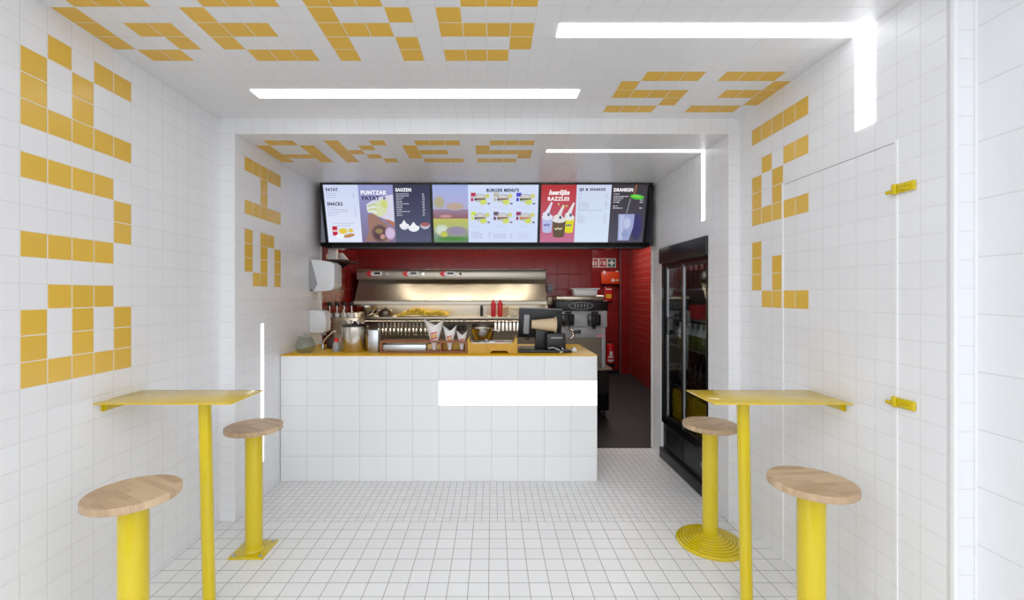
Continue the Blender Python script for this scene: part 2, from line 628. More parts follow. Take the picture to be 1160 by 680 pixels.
tiled('wall_portal', lambda a, b: (a, YP, b), (XL, XR), (0, CEIL), (0.9245, CEIL), (0.105, 0.1042),
      [M['wall']], (), holes=[(IL, IR, 0, CEIL2)], normal=(0, -1, 0), thick=0.012)
# floors
tiled('floor', lambda a, b: (a, b, 0), (-1.9, 1.72), (0.6, YP), (-0.02, YP), (0.105, 0.105), [M['floor_tile']], normal=(0, 0, 1))
tiled('floor_mosaic', lambda a, b: (a, b, 0), (IL, IR), (YP, YK), (-0.02, YP), (0.0525, 0.0525), [M['mosaic']], normal=(0, 0, 1))
tiled('floor_kitchen', lambda a, b: (a, b, -0.001), (IL, 2.75), (YK, 8.75), (0, YK), (0.6, 0.6), [M['slate']], normal=(0, 0, 1))
# street reveal and pavement
for sgn, side, xi, xo in ((1, 'right', XR, 1.72), (-1, 'left', XL, -1.896)):
    tiled('wall_facade_strip_' + side, lambda a, b: (a, YF, b), tuple(sorted((xi, xo))), (0, 2.95), (xi, 2.55), (0.2, 0.1022),
          [M['wall']], normal=(0, -1, 0), thick=0.02)
    tiled('wall_facade_' + side, lambda a, b: (xo, a, b), (0.6, YF), (0, 2.95), (YF, 2.455), (0.41, 0.204),
          [M['facade_tile']], normal=(-sgn, 0, 0))
tiled('wall_lintel', lambda a, b: (a, YF, b), (XL, XR), (CEIL, 2.95), (0, CEIL), (0.105, 0.105), [M['wall']], normal=(0, -1, 0), thick=0.02)
b = B()
b.box(-1.9, 1.73, 0.9, YF, 2.95, 2.99)
structure('ceiling_facade', b, M['plaster'])
b = B()
b.box(-8, 8, -9, 0.6, -0.06, -0.004)
structure('pavement', b, M['pavement'])
# white corner profiles
b = B()
e = 0.006
b.box(IL - e, IL + 0.002, YP - 0.004, YP + 0.02, 0, CEIL2)
structure('trim_1', b, M['white_trim'])
b = B()
b.box(IR - 0.002, IR + e, YP - 0.004, YP + 0.02, 0, CEIL2)
structure('trim_2', b, M['white_trim'])
b = B()
b.box(IL - e, IR + e, YP - 0.004, YP + 0.02, CEIL2 - 0.002, CEIL2 + e)
structure('trim_3', b, M['white_trim'])
b = B()
b.box(XR - 0.004, XR + 0.012, YF - 0.006, YF + 0.006, 0, CEIL)
structure('trim_4', b, M['white_trim'])
b = B()
b.box(XL - 0.012, XL + 0.004, YF - 0.006, YF + 0.006, 0, CEIL)
structure('trim_5', b, M['white_trim'])
b = B()
b.box(1.712, 1.722, YF - 0.006, YF - 0.001, 0, 2.95)
structure('trim_6', b, M['white_trim'])
# kitchen shell
YB = 5.75
XC = X_(671, YB)
tiled('wall_kitchen_left', lambda a, b: (IL, a, b), (4.454, YB), (0, CEIL2), (YB, CEIL2), (0.15, 0.2), [M['red_tile']], normal=(1, 0, 0))
tiled('wall_kitchen_back', lambda a, b: (a, YB, b), (IL, XC), (0, CEIL2), (XC, CEIL2), (0.15, 0.2), [M['red_tile']], normal=(0, -1, 0))
tiled('wall_kitchen_corner', lambda a, b: (XC, a, b), (YB + 0.031, 8.6), (0, CEIL2), (YB, CEIL2), (0.15, 0.2), [M['red_tile']], normal=(1, 0, 0))
tiled('wall_kitchen_far', lambda a, b: (a, 8.6, b), (XC, 2.46), (0, CEIL2), (XC, CEIL2), (0.3, 0.2), [M['red_tile']], normal=(0, -1, 0))
tiled('wall_kitchen_pier', lambda a, b: (a, 8.47, b), (2.43, 2.62), (0, CEIL2), (2.43, CEIL2), (0.2, 0.2), [M['red_tile']], normal=(0, -1, 0), thick=0.13)
rl = math.hypot(0.377, 4.1)
tiled('wall_kitchen_right', lambda a, b: (2.24 + 0.377 * a, 4.37 + 4.1 * a, b), (0, 1), (0, CEIL2), (0, 0), (0.30 / rl, 0.105), [M['red_brick']], normal=(-1, 0, 0))
b = B()
b.box(IR + 0.03, 2.30, YK - 0.04, YK, 0, CEIL2)
structure('wall_kitchen_front', b, M['plaster'])
b = B()
b.box(IR - 0.004, IR + 0.05, YK - 0.002, YK + 0.03, 0, CEIL2)
structure('trim_7', b, M['white_trim'])
b = B()
b.box(IL - 0.03, IL + 0.004, 4.44, 4.462, 0, CEIL2)
structure('trim_8', b, M['white_trim'])
b = B()
b.box(IL - 0.03, 2.75, YK, 8.75, CEIL2, CEIL2 + 0.04)
structure('ceiling_kitchen', b, M['plaster'])
for k, (x, y) in enumerate(((2.425, 8.465), (2.62, 8.465))):
    b = B()
    b.box(x - 0.007, x + 0.007, y - 0.006, y + 0.01, 0, CEIL2)
    structure('trim_%d' % (9 + k), b, M['pier_trim'])
b = B()
b.box(XC, 2.44, 8.585, 8.6, 0, 0.05)
structure('baseboard_far', b, M['black'])


# ------------------------------------------------------------------ built-in light lines
def strip(name, parts, mat, label, loc):
    t = thing(name, label, 'light', loc)
    for nm, bx in parts:
        bb = B()
        bb.box(*bx)
        obj(nm, bb, mat, t, smooth=False)
    return t


G = 0.004
strip('light_strip', [('ceiling_diffuser', (0.289, XR - 0.0045, 1.925, 2.025, CEIL - G, CEIL - 0.0005)),
                      ('wall_diffuser', (XR - G, XR - 0.0005, 1.912, 2.012, 2.243, CEIL - 0.0005))],
      M['lamp'], 'wide white light line bent from the front ceiling down the right tiled wall', (XR, 1.97, CEIL))
strip('light_strip', [('ceiling_diffuser', (-1.385, 0.498, 2.545, 2.650, CEIL - G, CEIL - 0.0005))],
      M['lamp'], 'straight white light line across the ceiling just before the inner portal', (-0.44, 2.6, CEIL))
strip('light_strip', [('ceiling_diffuser', (0.40, IR - 0.0045, 3.285, 3.335, CEIL2 - G, CEIL2 - 0.0005)),
                      ('wall_diffuser', (IR - G, IR - 0.0005, 3.285, 3.335, 2.055, CEIL2 - 0.0005))],
      M['lamp_small'], 'thin bent light line in the recess ceiling above the black fridge', (IR, 3.31, CEIL2))
strip('light_strip', [('wall_diffuser', (IL + 0.0005, IL + G, 3.292, 3.327, 0.262, 1.289))],
      M['lamp_small'], 'thin vertical light line low on the left recess wall behind the stool', (IL, 3.31, 0.262))

# ------------------------------------------------------------------ counter
CY0, CY1, CXR, CH = 3.59, 4.385, 0.842, 1.018
ct = thing('serving_counter', 'long white tiled serving counter with yellow worktop and lit white band', 'counter', (-0.43, CY0, 0))
off = Vector((0.43, -CY0, 0))


def panel(fn, u, v, grid, pitch, normal, holes=()):
    o = tiled('front_panel', lambda a, b: Vector(fn(a, b)) + off, u, v, grid, pitch, [M['counter_tile']], (), holes, normal, 0.015, None, ct)
    return o


LP = (-0.434, CXR, 0.613, 0.812)
panel(lambda a, b: (a, CY0, b), (IL + 0.003, CXR), (0, CH - 0.008), (CXR, CH), (0.2125, 0.2036), (0, -1, 0), [LP])
o = panel(lambda a, b: (CXR, a, b), (CY0 + 0.0155, CY1), (0, CH - 0.008), (CY0, CH), (0.2125, 0.2036), (1, 0, 0))
o.name = 'side_panel'
b = B()
b.box(IL + 0.003, CXR - 0.018, CY0 + 0.03, CY1, 0.01, CH - 0.02)
obj('carcass', b, M['plastic_white'], ct)
b = B()
b.box(LP[0], LP[1] - 0.0005, CY0 + 0.001, CY0 + 0.014, LP[2], LP[3])
q = obj('light_panel', b, M['lamp_counter'], ct, smooth=False)
q['label'] = 'lit white panel'
b = B()
b.box(IL + 0.003, CXR + 0.003, CY0 - 0.004, CY1 + 0.004, CH - 0.008, CH, 0.001)
obj('worktop', b, M['yellow_worktop'], ct)


# ------------------------------------------------------------------ tables
def wall_table(label, x_wall, x_end, sgn, post_top, post_bot):
    y0, y1, h = 2.0222, 2.313, 1.011
    t = thing('wall_table', label, 'table', (post_bot[0], post_bot[1], 0), 'yellow wall tables')
    b = B()
    b.box(min(x_wall, x_end), max(x_wall, x_end), y0, y1, h - 0.006, h, 0.001)
    obj('tabletop', b, M['yellow_top'], t)
    b = B()
    b.cyl((post_top[0], post_top[1], h - 0.006), (post_bot[0], post_bot[1], 0.006), 0.0275, seg=32)
    obj('leg', b, M['yellow'], t)
    b = B()
    b.lathe([(0, 0), (0.036, 0), (0.036, 0.004), (0.029, 0.0058), (0, 0.0058)], (post_bot[0], post_bot[1], 0), 28)
    obj('floor_flange', b, M['yellow'], t)
    b = B()
    i = x_wall - sgn * 0.0005
    lo, hi = sorted((i, i - sgn * 0.006))
    b.box(lo, hi, 2.065, 2.28, h - 0.048, h - 0.006)
    lo, hi = sorted((i, i - sgn * 0.035))
    b.box(lo, hi, 2.065, 2.28, h - 0.012, h - 0.0062)
    for yy in (2.075, 2.27):
        b.prism([(0, 0), (0.03, 0), (0.012, -0.036), (0, -0.036)], 0.005,
                Matrix(((-sgn, 0, 0, i), (0, 0, 1, yy), (0, 1, 0, h - 0.012), (0, 0, 0, 1))))
    for yy in (2.10, 2.25):
        b.cyl((i - sgn * 0.006, yy, h - 0.034), (i - sgn * 0.010, yy, h - 0.034), 0.006, seg=12)
    obj('wall_bracket', b, M['yellow'], t)
    return t


wall_table('thin yellow bar table fixed to the left tiled wall on one round leg', XL, -1.189, -1, (X_(231.8, 2.15), 2.15), (X_(231.8, 2.15) + 0.022, 2.15))
wall_table('thin yellow bar table fixed to the right tiled wall on one round leg', XR, 1.005, 1, (X_(841.6, 2.15), 2.15), (X_(841.6, 2.15) + 0.018, 2.15))


# ------------------------------------------------------------------ stools
def stool(label, x, y, h, rp=0.050, round_base=False, rs=0.157, rz=0.0):
    t = thing('bar_stool', label, 'stool', (x, y, 0), 'yellow bar stools', rz)
    b = B()
    b.lathe([(0, h - 0.028), (rs - 0.003, h - 0.028), (rs, h - 0.025), (rs, h - 0.003), (rs - 0.003, h), (0, h)], seg=72)
    obj('seat', b, M['seat'], t, local=True)
    b = B()
    b.lathe([(0, h - 0.036), (0.085, h - 0.036), (0.085, h - 0.0285), (0, h - 0.0285)], seg=40)
    obj('seat_plate', b, M['yellow'], t, local=True)
    b = B()
    b.lathe([(rp, 0.01), (rp, h - 0.0355)], seg=48)
    obj('post', b, M['yellow'], t, local=True)
    b = B()
    if round_base:
        pr = [(0, 0), (0.192, 0), (0.194, 0.004), (0.194, 0.012)]
        n = 7
        for k in range(n):
            r0 = 0.190 - 0.0175 * k
            z0 = 0.014 + 0.0062 * k
            pr += [(r0, z0 + 0.003), (r0 - 0.004, z0 + 0.0062), (r0 - 0.0125, z0 + 0.0062), (r0 - 0.0165, z0 + 0.0032)]
        pr += [(rp + 0.012, 0.060), (rp + 0.001, 0.066)]
        b.lathe(pr, seg=72)
        obj('base', b, M['yellow'], t, local=True, ang=25)
    else:
        b.box(-0.098, 0.098, -0.098, 0.098, 0, 0.010, 0.002)
        b.lathe([(rp + 0.010, 0.010), (rp + 0.006, 0.016), (rp - 0.001, 0.022)], seg=40)
        pl = obj('base_plate', b, M['yellow'], t, local=True)
        for sx in (-1, 1):
            for sy in (-1, 1):
                b = B()
                b.lathe([(0, 0.010), (0.012, 0.010), (0.012, 0.0125), (0.008, 0.0135), (0.0075, 0.019), (0, 0.020)], (sx * 0.076, sy * 0.076, 0), seg=12)
                obj('bolt', b, M['bolt'], pl, local=True)
    return t


stool('front left bar stool, wooden round seat on yellow post before the left table', -1.386, 1.72, 0.749)
stool('bar stool between left table and recess, bolted to a square yellow floor plate', -1.405, 2.625, 0.736, rp=0.047, rz=0.0)
stool('front right bar stool, wooden round seat on yellow post before the right table', 1.300, 1.817, 0.749, rz=0.6)
stool('bar stool near the fridge standing on a round stepped yellow base', 1.318, 2.70, 0.727, rp=0.0445, round_base=True, rs=0.155, rz=0.9)

# ------------------------------------------------------------------ fridge
FX = 1.60
fr = thing('display_fridge', 'tall black drinks fridge with sliding glass doors set in the right wall', 'fridge', (1.9, 3.69, 0))
b = B()
b.box(1.548, 1.66, FR0, 4.155, 1.792, FRT, 0.004)
obj('header', b, M['black'], fr)
b = B()
b.box(1.552, 1.70, FR0, 4.150, 0.001, 0.094, 0.003)
obj('plinth', b, M['black'], fr)
b = B()                                       # cabinet: sides, top, back, bottom
b.box(FX, 2.22, FR0, FR0 + 0.03, 0.094, 1.91)
b.box(FX, 2.22, FR1 - 0.03, FR1, 0.094, 1.91)
b.box(FX, 2.22, FR0 + 0.03, FR1 - 0.03, 1.88, 1.91)
b.box(2.19, 2.22, FR0 + 0.03, FR1 - 0.03, 0.094, 1.88)
b.box(FX + 0.02, 2.19, FR0 + 0.03, FR1 - 0.03, 0.094, 0.36)
obj('cabinet', b, M['dark_inside'], fr)
b = B()                                       # front frame
fx0, fx1 = FX - 0.03, FX
b.box(fx0, fx1, FR1 - 0.045, FR1, 0.33, 1.792)
b.box(fx0, fx1, FR0, FR0 + 0.02, 0.33, 1.792)
b.box(fx0, fx1, FR0 + 0.02, FR1 - 0.045, 0.33, 0.385)
b.box(fx0, fx1, FR0 + 0.02, FR1 - 0.045, 1.765, 1.792)
obj('frame', b, M['black_gloss'], fr)
b = B()
b.box(FX - 0.015, FX + 0.02, FR0 + 0.005, FR1 - 0.005, 0.094, 0.328)
for k in range(12):
    y = FR0 + 0.47 + k * 0.03
    b.box(FX - 0.022, FX - 0.015, y, y + 0.014, 0.13, 0.29)
obj('grille', b, M['black'], fr)
b = B()
b.box(FX - 0.019, FX - 0.0155, 3.30, 3.39, 0.20, 0.235, 0.001)
q = obj('badge', b, M['alu'], fr)
q['label'] = 'small silver badge'
ymid = 3.70
for nm, ya, yb, xo in (('door', ymid - 0.035, FR1 - 0.046, FX - 0.006), ('door', FR0 + 0.021, ymid + 0.02, FX - 0.018)):
    b = B()
    w = 0.026
    b.box(xo - 0.008, xo + 0.004, ya, ya + w, 0.386, 1.764)
    b.box(xo - 0.008, xo + 0.004, yb - w, yb, 0.386, 1.764)
    b.box(xo - 0.008, xo + 0.004, ya + w, yb - w, 0.386, 0.386 + w)
    b.box(xo - 0.008, xo + 0.004, ya + w, yb - w, 1.764 - w, 1.764)
    d = obj('door', b, M['black'], fr)
    b = B()
    b.box(xo - 0.004, xo, ya + w, yb - w, 0.386 + w, 1.764 - w)
    obj('glass', b, M['glass'], d, smooth=False)
    b = B()
    yy = yb - 0.052
    b.box(xo - 0.010, xo + 0.002, yy, yy + 0.024, 0.39, 1.76)
    obj('edge_strip', b, M['alu'], d)
    if xo > FX - 0.01:
        b = B()
        b.tube([(xo - 0.008, 3.985, 1.155), (xo - 0.035, 3.985, 1.155), (xo - 0.035, 3.985, 1.30), (xo - 0.008, 3.985, 1.30)], 0.007)
        obj('handle', b, M['black_gloss'], d)
for z in (0.70, 1.05, 1.30, 1.55):
    b = B()
    b.box(FX + 0.045, 2.18, FR0 + 0.032, FR1 - 0.032, z - 0.008, z, mat=0)
    b.box(FX + 0.035, FX + 0.045, FR0 + 0.032, FR1 - 0.032, z - 0.012, z + 0.006, mat=1)
    q = obj('shelf', b, [M['jar_glass'], M['alu']], fr)
b = B()
b.lathe([(0, 0), (0.033, 0), (0.035, 0.004), (0.035, 0.11)], seg=20, mat=0)
b.lathe([(0.035, 0.11), (0.030, 0.14), (0.015, 0.172), (0.013, 0.195), (0.016, 0.196), (0.016, 0.21), (0, 0.211)], seg=20, mat=1)
bot = obj('drink_bottle', b, [M['green_bottle'], M['paper']], None)
tag(bot, 'green drink bottle with white top on the middle fridge shelf', 'bottle', 'green bottles inside the fridge')
for k in range(8):
    o = bot if k == 0 else bot.copy()
    if k: COL.objects.link(o)
    o.location = (FX + 0.10, 3.34 + k * 0.098, 1.0505)
b = B()
b.lathe([(0, 0), (0.033, 0), (0.035, 0.004), (0.035, 0.13), (0.030, 0.16), (0.015, 0.195), (0.013, 0.225), (0, 0.226)], seg=20)
dbot = obj('drink_bottle', b, M['bottle'], None)
tag(dbot, 'dark drink bottle behind the fridge glass', 'bottle', 'dark bottles inside the fridge')
n = 0
for z in (0.70, 1.55):
    for k in range(8):
        o = dbot if n == 0 else dbot.copy()
        if n: COL.objects.link(o)
        n += 1
        o.location = (FX + 0.10, 3.34 + k * 0.098, z + 0.0005)
for x0, x1, y0, y1, z1, mt, lab in ((FX + 0.05, FX + 0.25, 3.80, 4.08, 1.49, 'black', 'black carton on the upper fridge shelf'), (FX + 0.05, FX + 0.22, 3.56, 3.76, 1.415, 'red', 'red carton on the upper fridge shelf beside the black carton')):
    b = B()
    b.box(x0, x1, y0, y1, 1.3005, z1, 0.004)
    b.box(x0 + 0.01, x1 - 0.01, y0 + 0.004, y1 - 0.004, z1 - 0.001, z1 + 0.004, 0.002)
    single('drink_carton', b, M[mt], lab, 'carton', ((x0 + x1) / 2, (y0 + y1) / 2, 1.3005))
for k, (ya, yb, lab) in enumerate(((3.66, 4.08, 'yellow crate at the fridge bottom behind the far glass door'), (3.29, 3.62, 'yellow crate at the fridge bottom behind the near glass door'))):
    b = B()
    b.box(FX + 0.04, FX + 0.36, ya, yb, 0.3605, 0.66, 0.02)
    for j in range(4):
        z = 0.40 + j * 0.06
        b.box(FX + 0.033, FX + 0.041, ya + 0.02, yb - 0.02, z, z + 0.028, 0.003)
    single('drink_crate', b, M['yellow_worktop'], lab, 'crate', (FX + 0.2, (ya + yb) / 2, 0.3605), 'crates inside the fridge')

# ------------------------------------------------------------------ menu screens
SW, SH = 1.043, 0.578
SX0 = -1.633
TOPY, TOPZ, BOTY, BOTZ = 4.25, 2.566, 4.41, 2.0115
UP = Vector((0, TOPY - BOTY, TOPZ - BOTZ)).normalized()
NRM = Vector((1, 0, 0)).cross(UP)
hs = thing('screen_housing', 'black ceiling housing around the three lit menu screens', 'housing', (-0.07, 4.4, 1.97))
b = B()
b.box(SX0 - 0.012, SX0 - 0.001, 4.245, 4.56, 1.968, CEIL2 - 0.001)
obj('side_cheek', b, M['black_gloss'], hs)
b = B()
b.box(1.496 + 0.001, 1.496 + 0.03, 4.245, 4.56, 1.968, CEIL2 - 0.001)
obj('side_cheek', b, M['black_gloss'], hs)
b = B()
b.box(SX0 - 0.001, 1.497, 4.40, 4.56, 1.962, 1.972)
obj('bottom_plate', b, M['black_gloss'], hs)
b = B()
b.box(SX0 - 0.001, 1.497, 4.52, 4.56, 1.972, CEIL2 - 0.001)
obj('back_panel', b, M['black'], hs)


def text_mesh(s, size, bold=0.0, shear=0.0, spacing=1.0):
    cu = bpy.data.curves.new('t', 'FONT')
    cu.body = s
    cu.size = size
    cu.offset = bold * size
    cu.shear = shear
    cu.space_character = spacing
    cu.resolution_u = 4
    o = bpy.data.objects.new('t', cu)
    COL.objects.link(o)
    dg = bpy.context.evaluated_depsgraph_get()
    me = bpy.data.meshes.new_from_object(o.evaluated_get(dg))
    bpy.data.objects.remove(o)
    bpy.data.curves.remove(cu)
    return me


class Screen:
    """flat graphics of one display; u, v are fractions of the display, v counted downwards"""
    def __init__(s):
        s.b = B()
        s.mats = []
        s.d = 0.0

    def mi(s, c, st=1.0):
        m = glow(c, st)
        if m not in s.mats: s.mats.append(m)
        return s.mats.index(m)

    def pt(s, u, v): return (u * SW, (1 - v) * SH, s.d)

    def poly(s, pts, c):
        s.d += 0.00012
        s.b.face([s.pt(*p) for p in pts], s.mi(c))

    def rect(s, u0, v0, u1, v1, c): s.poly([(u0, v1), (u1, v1), (u1, v0), (u0, v0)], c)

    def grad(s, u0, v0, u1, v1, c0, c1, n=14):
        for k in range(n):
            t = k / (n - 1)
            s.rect(u0, v0 + (v1 - v0) * k / n, u1, v0 + (v1 - v0) * (k + 1) / n, tuple(round(a + (bb - a) * t) for a, bb in zip(c0, c1)))
            s.d -= 0.00012
        s.d += 0.00012

    def ell(s, u, v, ru, rv, c, rot=0.0, a0=0, a1=360, n=28):
        pts = []
        for k in range(n):
            a = math.radians(a0 + (a1 - a0) * k / (n if a1 - a0 >= 360 else n - 1))
            x, y = ru * SW * math.cos(a), rv * SH * math.sin(a)
            x, y = x * math.cos(rot) - y * math.sin(rot), x * math.sin(rot) + y * math.cos(rot)
            pts.append((u + x / SW, v - y / SH))
        s.poly(pts, c)

    def soft(s, u, v, ru, rv, c, bg, rot=0.0, n=5):
        for k in range(n):
            t = (k + 1) / n
            f = 1.25 - 0.5 * t
            s.ell(u, v, ru * f, rv * f, tuple(round(a + (bb - a) * t) for a, bb in zip(bg, c)), rot)

    def text(s, t, u0, u1, v0, v1, c, bold=0.035, shear=0.0):
        me = text_mesh(t, 1.0, 0.03, shear, 1.14)
        xs = [v.co.x for v in me.vertices]
        ys = [v.co.y for v in me.vertices]
        w, h = max(xs) - min(xs), max(ys) - min(ys)
        s.d += 0.00012
        mt = Matrix.Translation((u0 * SW, (1 - v1) * SH, s.d)) @ Matrix.Diagonal(((u1 - u0) * SW / w, (v1 - v0) * SH / h, 1, 1)) @ Matrix.Translation((-min(xs), -min(ys), 0))
        for k in (-1, -0.5, 0, 0.5, 1):
            s.b.mesh(me, Matrix.Translation((k * bold * 0.045 * (v1 - v0) * SH / 0.06, 0, 0)) @ mt, s.mi(c))
        bpy.data.meshes.remove(me)

    def line(s, u0, u1, v, c, th=0.008):
        """an unreadably small line of print: a row of short dashes"""
        u = u0
        s.d += 0.00012
        while u < u1 - 0.004:
            w = min(random.uniform(0.008, 0.028), u1 - u)
            s.b.face([s.pt(u, v + th), s.pt(u + w, v + th), s.pt(u + w, v), s.pt(u, v)], s.mi(c))
            u += w + 0.005


def screen(idx, s, label):
    mtx = Matrix.Translation((SX0 + idx * SW, BOTY, BOTZ)) @ Matrix(((1, UP.x, NRM.x, 0), (0, UP.y, NRM.y, 0), (0, UP.z, NRM.z, 0), (0, 0, 0, 1)))
    t = thing('menu_screen', label, 'screen', tuple(mtx.translation), 'menu screens above the counter')
    bz = 0.013
    bb = B()
    for bx in ((0.0005, bz, 0, SH), (SW - bz, SW - 0.0005, 0, SH), (bz, SW - bz, 0, bz), (bz, SW - bz, SH - bz, SH)):
        bb.box(bx[0], bx[1], bx[2], bx[3], -0.005, 0.008, mtx=mtx)
    bb.box(0.001, SW - 0.001, 0.001, SH - 0.001, -0.04, -0.005, mtx=mtx)
    obj('casing', bb, M['black'], t)
    bmesh.ops.transform(s.b.bm, matrix=mtx @ Matrix.Translation((bz, bz, -0.004)) @ Matrix.Diagonal(((SW - 2 * bz) / SW, (SH - 2 * bz) / SH, 1, 1)), verts=s.b.bm.verts[:])
    obj('display', s.b, s.mats, t, smooth=False)


DK = (58, 62, 82)
GR = (150, 158, 186)
s = Screen()
s.rect(0, 0, 1, 1, (214, 224, 248))
s.grad(0, 0, 0.327, 1, (206, 216, 244), (226, 232, 250))
s.grad(0.327, 0, 0.653, 1, (150, 154, 206), (128, 118, 150))
s.grad(0.653, 0, 1, 1, (64, 64, 88), (92, 96, 122))
s.text('PATAT', 0.022, 0.135, 0.055, 0.108, DK)
for k, v in enumerate((0.142, 0.178, 0.216)):
    s.line(0.022, 0.115, v, GR); s.line(0.27, 0.29, v, GR)
s.text('SNACKS', 0.022, 0.168, 0.295, 0.355, DK)
for v, w in ((0.385, .08), (0.420, .2), (0.455, .19), (0.490, .10), (0.525, .06)):
    s.line(0.022, 0.022 + w, v, GR); s.line(0.275, 0.295, v, GR)
s.line(0.06, 0.26, 0.660, GR); s.line(0.10, 0.22, 0.700, GR)
s.rect(0.048, 0.715, 0.096, 0.88, (190, 44, 62)); s.rect(0.050, 0.78, 0.096, 0.815, (235, 190, 195))
s.soft(0.15, 0.80, 0.042, 0.05, (226, 200, 70), (222, 226, 230)); s.soft(0.225, 0.79, 0.024, 0.035, (220, 196, 84), (222, 226, 230))
s.ell(0.12, 0.89, 0.045, 0.035, (240, 244, 252)); s.ell(0.205, 0.88, 0.055, 0.032, (176, 122, 74), 0.22); s.ell(0.205, 0.872, 0.045, 0.015, (204, 156, 100), 0.22)
# middle: cone of fries in a hand
s.poly([(0.40, 0.50), (0.46, 0.50), (0.60, 0.72), (0.60, 0.985), (0.36, 0.985), (0.40, 0.80)], (158, 122, 110))
s.poly([(0.395, 0.33), (0.50, 0.22), (0.652, 0.16), (0.652, 0.68), (0.57, 0.60), (0.47, 0.50), (0.395, 0.44)], (214, 212, 232))
s.poly([(0.40, 0.44), (0.44, 0.36), (0.53, 0.25), (0.60, 0.25), (0.58, 0.48), (0.52, 0.56), (0.46, 0.50)], (214, 220, 178))
s.soft(0.565, 0.33, 0.03, 0.08, (206, 212, 130), (214, 220, 190), 0.3)
for k in range(4): s.poly([(0.395, 0.36 + .03 * k), (0.47, 0.31 + .04 * k), (0.50, 0.345 + .045 * k), (0.41, 0.385 + .03 * k)], (226, 230, 224) if k % 2 else (196, 204, 160))
s.poly([(0.54, 0.58), (0.652, 0.74), (0.652, 0.64), (0.60, 0.60)], (178, 120, 104))
s.soft(0.505, 0.84, 0.072, 0.14, (92, 70, 74), (140, 112, 112)); s.soft(0.50, 0.80, 0.04, 0.05, (150, 130, 96), (92, 70, 74)); s.soft(0.53, 0.90, 0.025, 0.05, (196, 150, 146), (100, 80, 80))
s.soft(0.605, 0.84, 0.044, 0.10, (208, 190, 220), (176, 150, 176))
s.text('PUNTZAK', 0.352, 0.597, 0.095, 0.168, (246, 246, 252), 0.05)
s.text('PATAT', 0.36, 0.522, 0.188, 0.262, (70, 72, 98), 0.05)
s.ell(0.57, 0.225, 0.014, 0.03, (130, 130, 160))
s.text('SAUZEN', 0.680, 0.826, 0.055, 0.115, (246, 246, 250), 0.05)
for k in range(12):
    s.line(0.682, 0.682 + random.choice((.05, .07, .06, .12)), 0.148 + k * 0.0335, (200, 202, 216), 0.013); s.line(0.928, 0.952, 0.148 + k * 0.0335, (205, 206, 220), 0.013)
for (u, v, r, c) in ((0.745, 0.69, 0.045, (228, 230, 240)), (0.945, 0.68, 0.048, (186, 190, 206)), (0.835, 0.725, 0.056, (236, 238, 246))):
    s.ell(u, v, r, 0.085, c, a0=180, a1=360)
    if u > .9: s.ell(u, v, r * .9, 0.035, (170, 100, 104))
    else: s.ell(u, v, r, 0.025, (240, 240, 246)); s.poly([(u - r * .7, v), (u + r * .7, v), (u, v - 0.09)], (240, 240, 246))
screen(0, s, 'menu screen with fries, snacks and sauces, beside the left wall')

s = Screen()
s.rect(0, 0, 1, 1, (208, 220, 248))
s.grad(0, 0, 0.335, 0.42, (164, 176, 226), (178, 176, 214))
s.grad(0, 0.42, 0.335, 0.58, (152, 132, 156), (146, 106, 112), 6)
s.grad(0, 0.58, 0.335, 0.76, (190, 190, 106), (176, 184, 122), 6)
s.grad(0, 0.76, 0.335, 1, (158, 166, 160), (112, 142, 114), 8)
s.soft(0.06, 0.30, 0.05, 0.10, (178, 170, 140), (170, 174, 206)); s.soft(0.21, 0.37, 0.08, 0.06, (190, 166, 150), (176, 170, 196)); s.soft(0.12, 0.54, 0.06, 0.025, (206, 150, 150), (150, 118, 124))
s.soft(0.08, 0.78, 0.06, 0.09, (208, 218, 206), (182, 190, 130)); s.soft(0.22, 0.80, 0.09, 0.075, (150, 142, 168), (160, 160, 140)); s.soft(0.10, 0.86, 0.03, 0.05, (196, 200, 90), (160, 170, 110))
s.soft(0.18, 0.94, 0.14, 0.035, (86, 140, 76), (110, 146, 100))
s.rect(0.335, 0, 1, 1, (210, 221, 248))
s.text("BURGER MENU'S", 0.51, 0.815, 0.06, 0.122, (66, 72, 96), 0.04)
for k, (u, v, c1, cp) in enumerate(((0.44, 0.22, (190, 64, 84), (70, 62, 66)), (0.655, 0.22, (190, 184, 160), (110, 84, 80)), (0.87, 0.22, (76, 74, 196), (70, 90, 60)),
                                    (0.44, 0.545, (206, 226, 80), (84, 92, 88)), (0.655, 0.545, (110, 92, 108), (120, 70, 76)), (0.87, 0.545, (150, 70, 100), (190, 120, 60)))):
    s.rect(u - 0.078, v - 0.085, u - 0.03, v - 0.02, c1); s.rect(u - 0.078, v, u - 0.055, v + 0.06, c1)
    s.ell(u + 0.01, v - 0.012, 0.058, 0.052, (168, 170, 176), a0=0, a1=180)
    s.ell(u + 0.01, v - 0.03, 0.04, 0.022, (206, 208, 206))
    s.rect(u - 0.05, v - 0.012, u + 0.066, v + 0.012, (206, 196, 190)); s.rect(u - 0.045, v + 0.012, u + 0.062, v + 0.05, cp)
    s.ell(u + 0.01, v + 0.055, 0.05, 0.022, (186, 190, 180))
    s.ell(u + 0.078, v - 0.03, 0.021, 0.040, (206, 208, 130)); s.ell(u + 0.04, v + 0.075, 0.034, 0.045, (206, 216, 112), 0.3); s.ell(u + 0.09, v + 0.10, 0.014, 0.014, (110, 100, 110))
    s.line(u - 0.07, u + 0.05, v + 0.155, (190, 200, 226), 0.006); s.line(u - 0.04, u + 0.06, v + 0.185, (190, 200, 226), 0.006)
for v in (0.815, 0.85, 0.88, 0.91):
    s.line(0.365, 0.44 + 0.03 * (v > .84), v, GR); s.line(0.53, 0.55, v, GR)
    if v > 0.83: s.line(0.575, 0.70, v, GR); s.line(0.735, 0.76, v, GR)
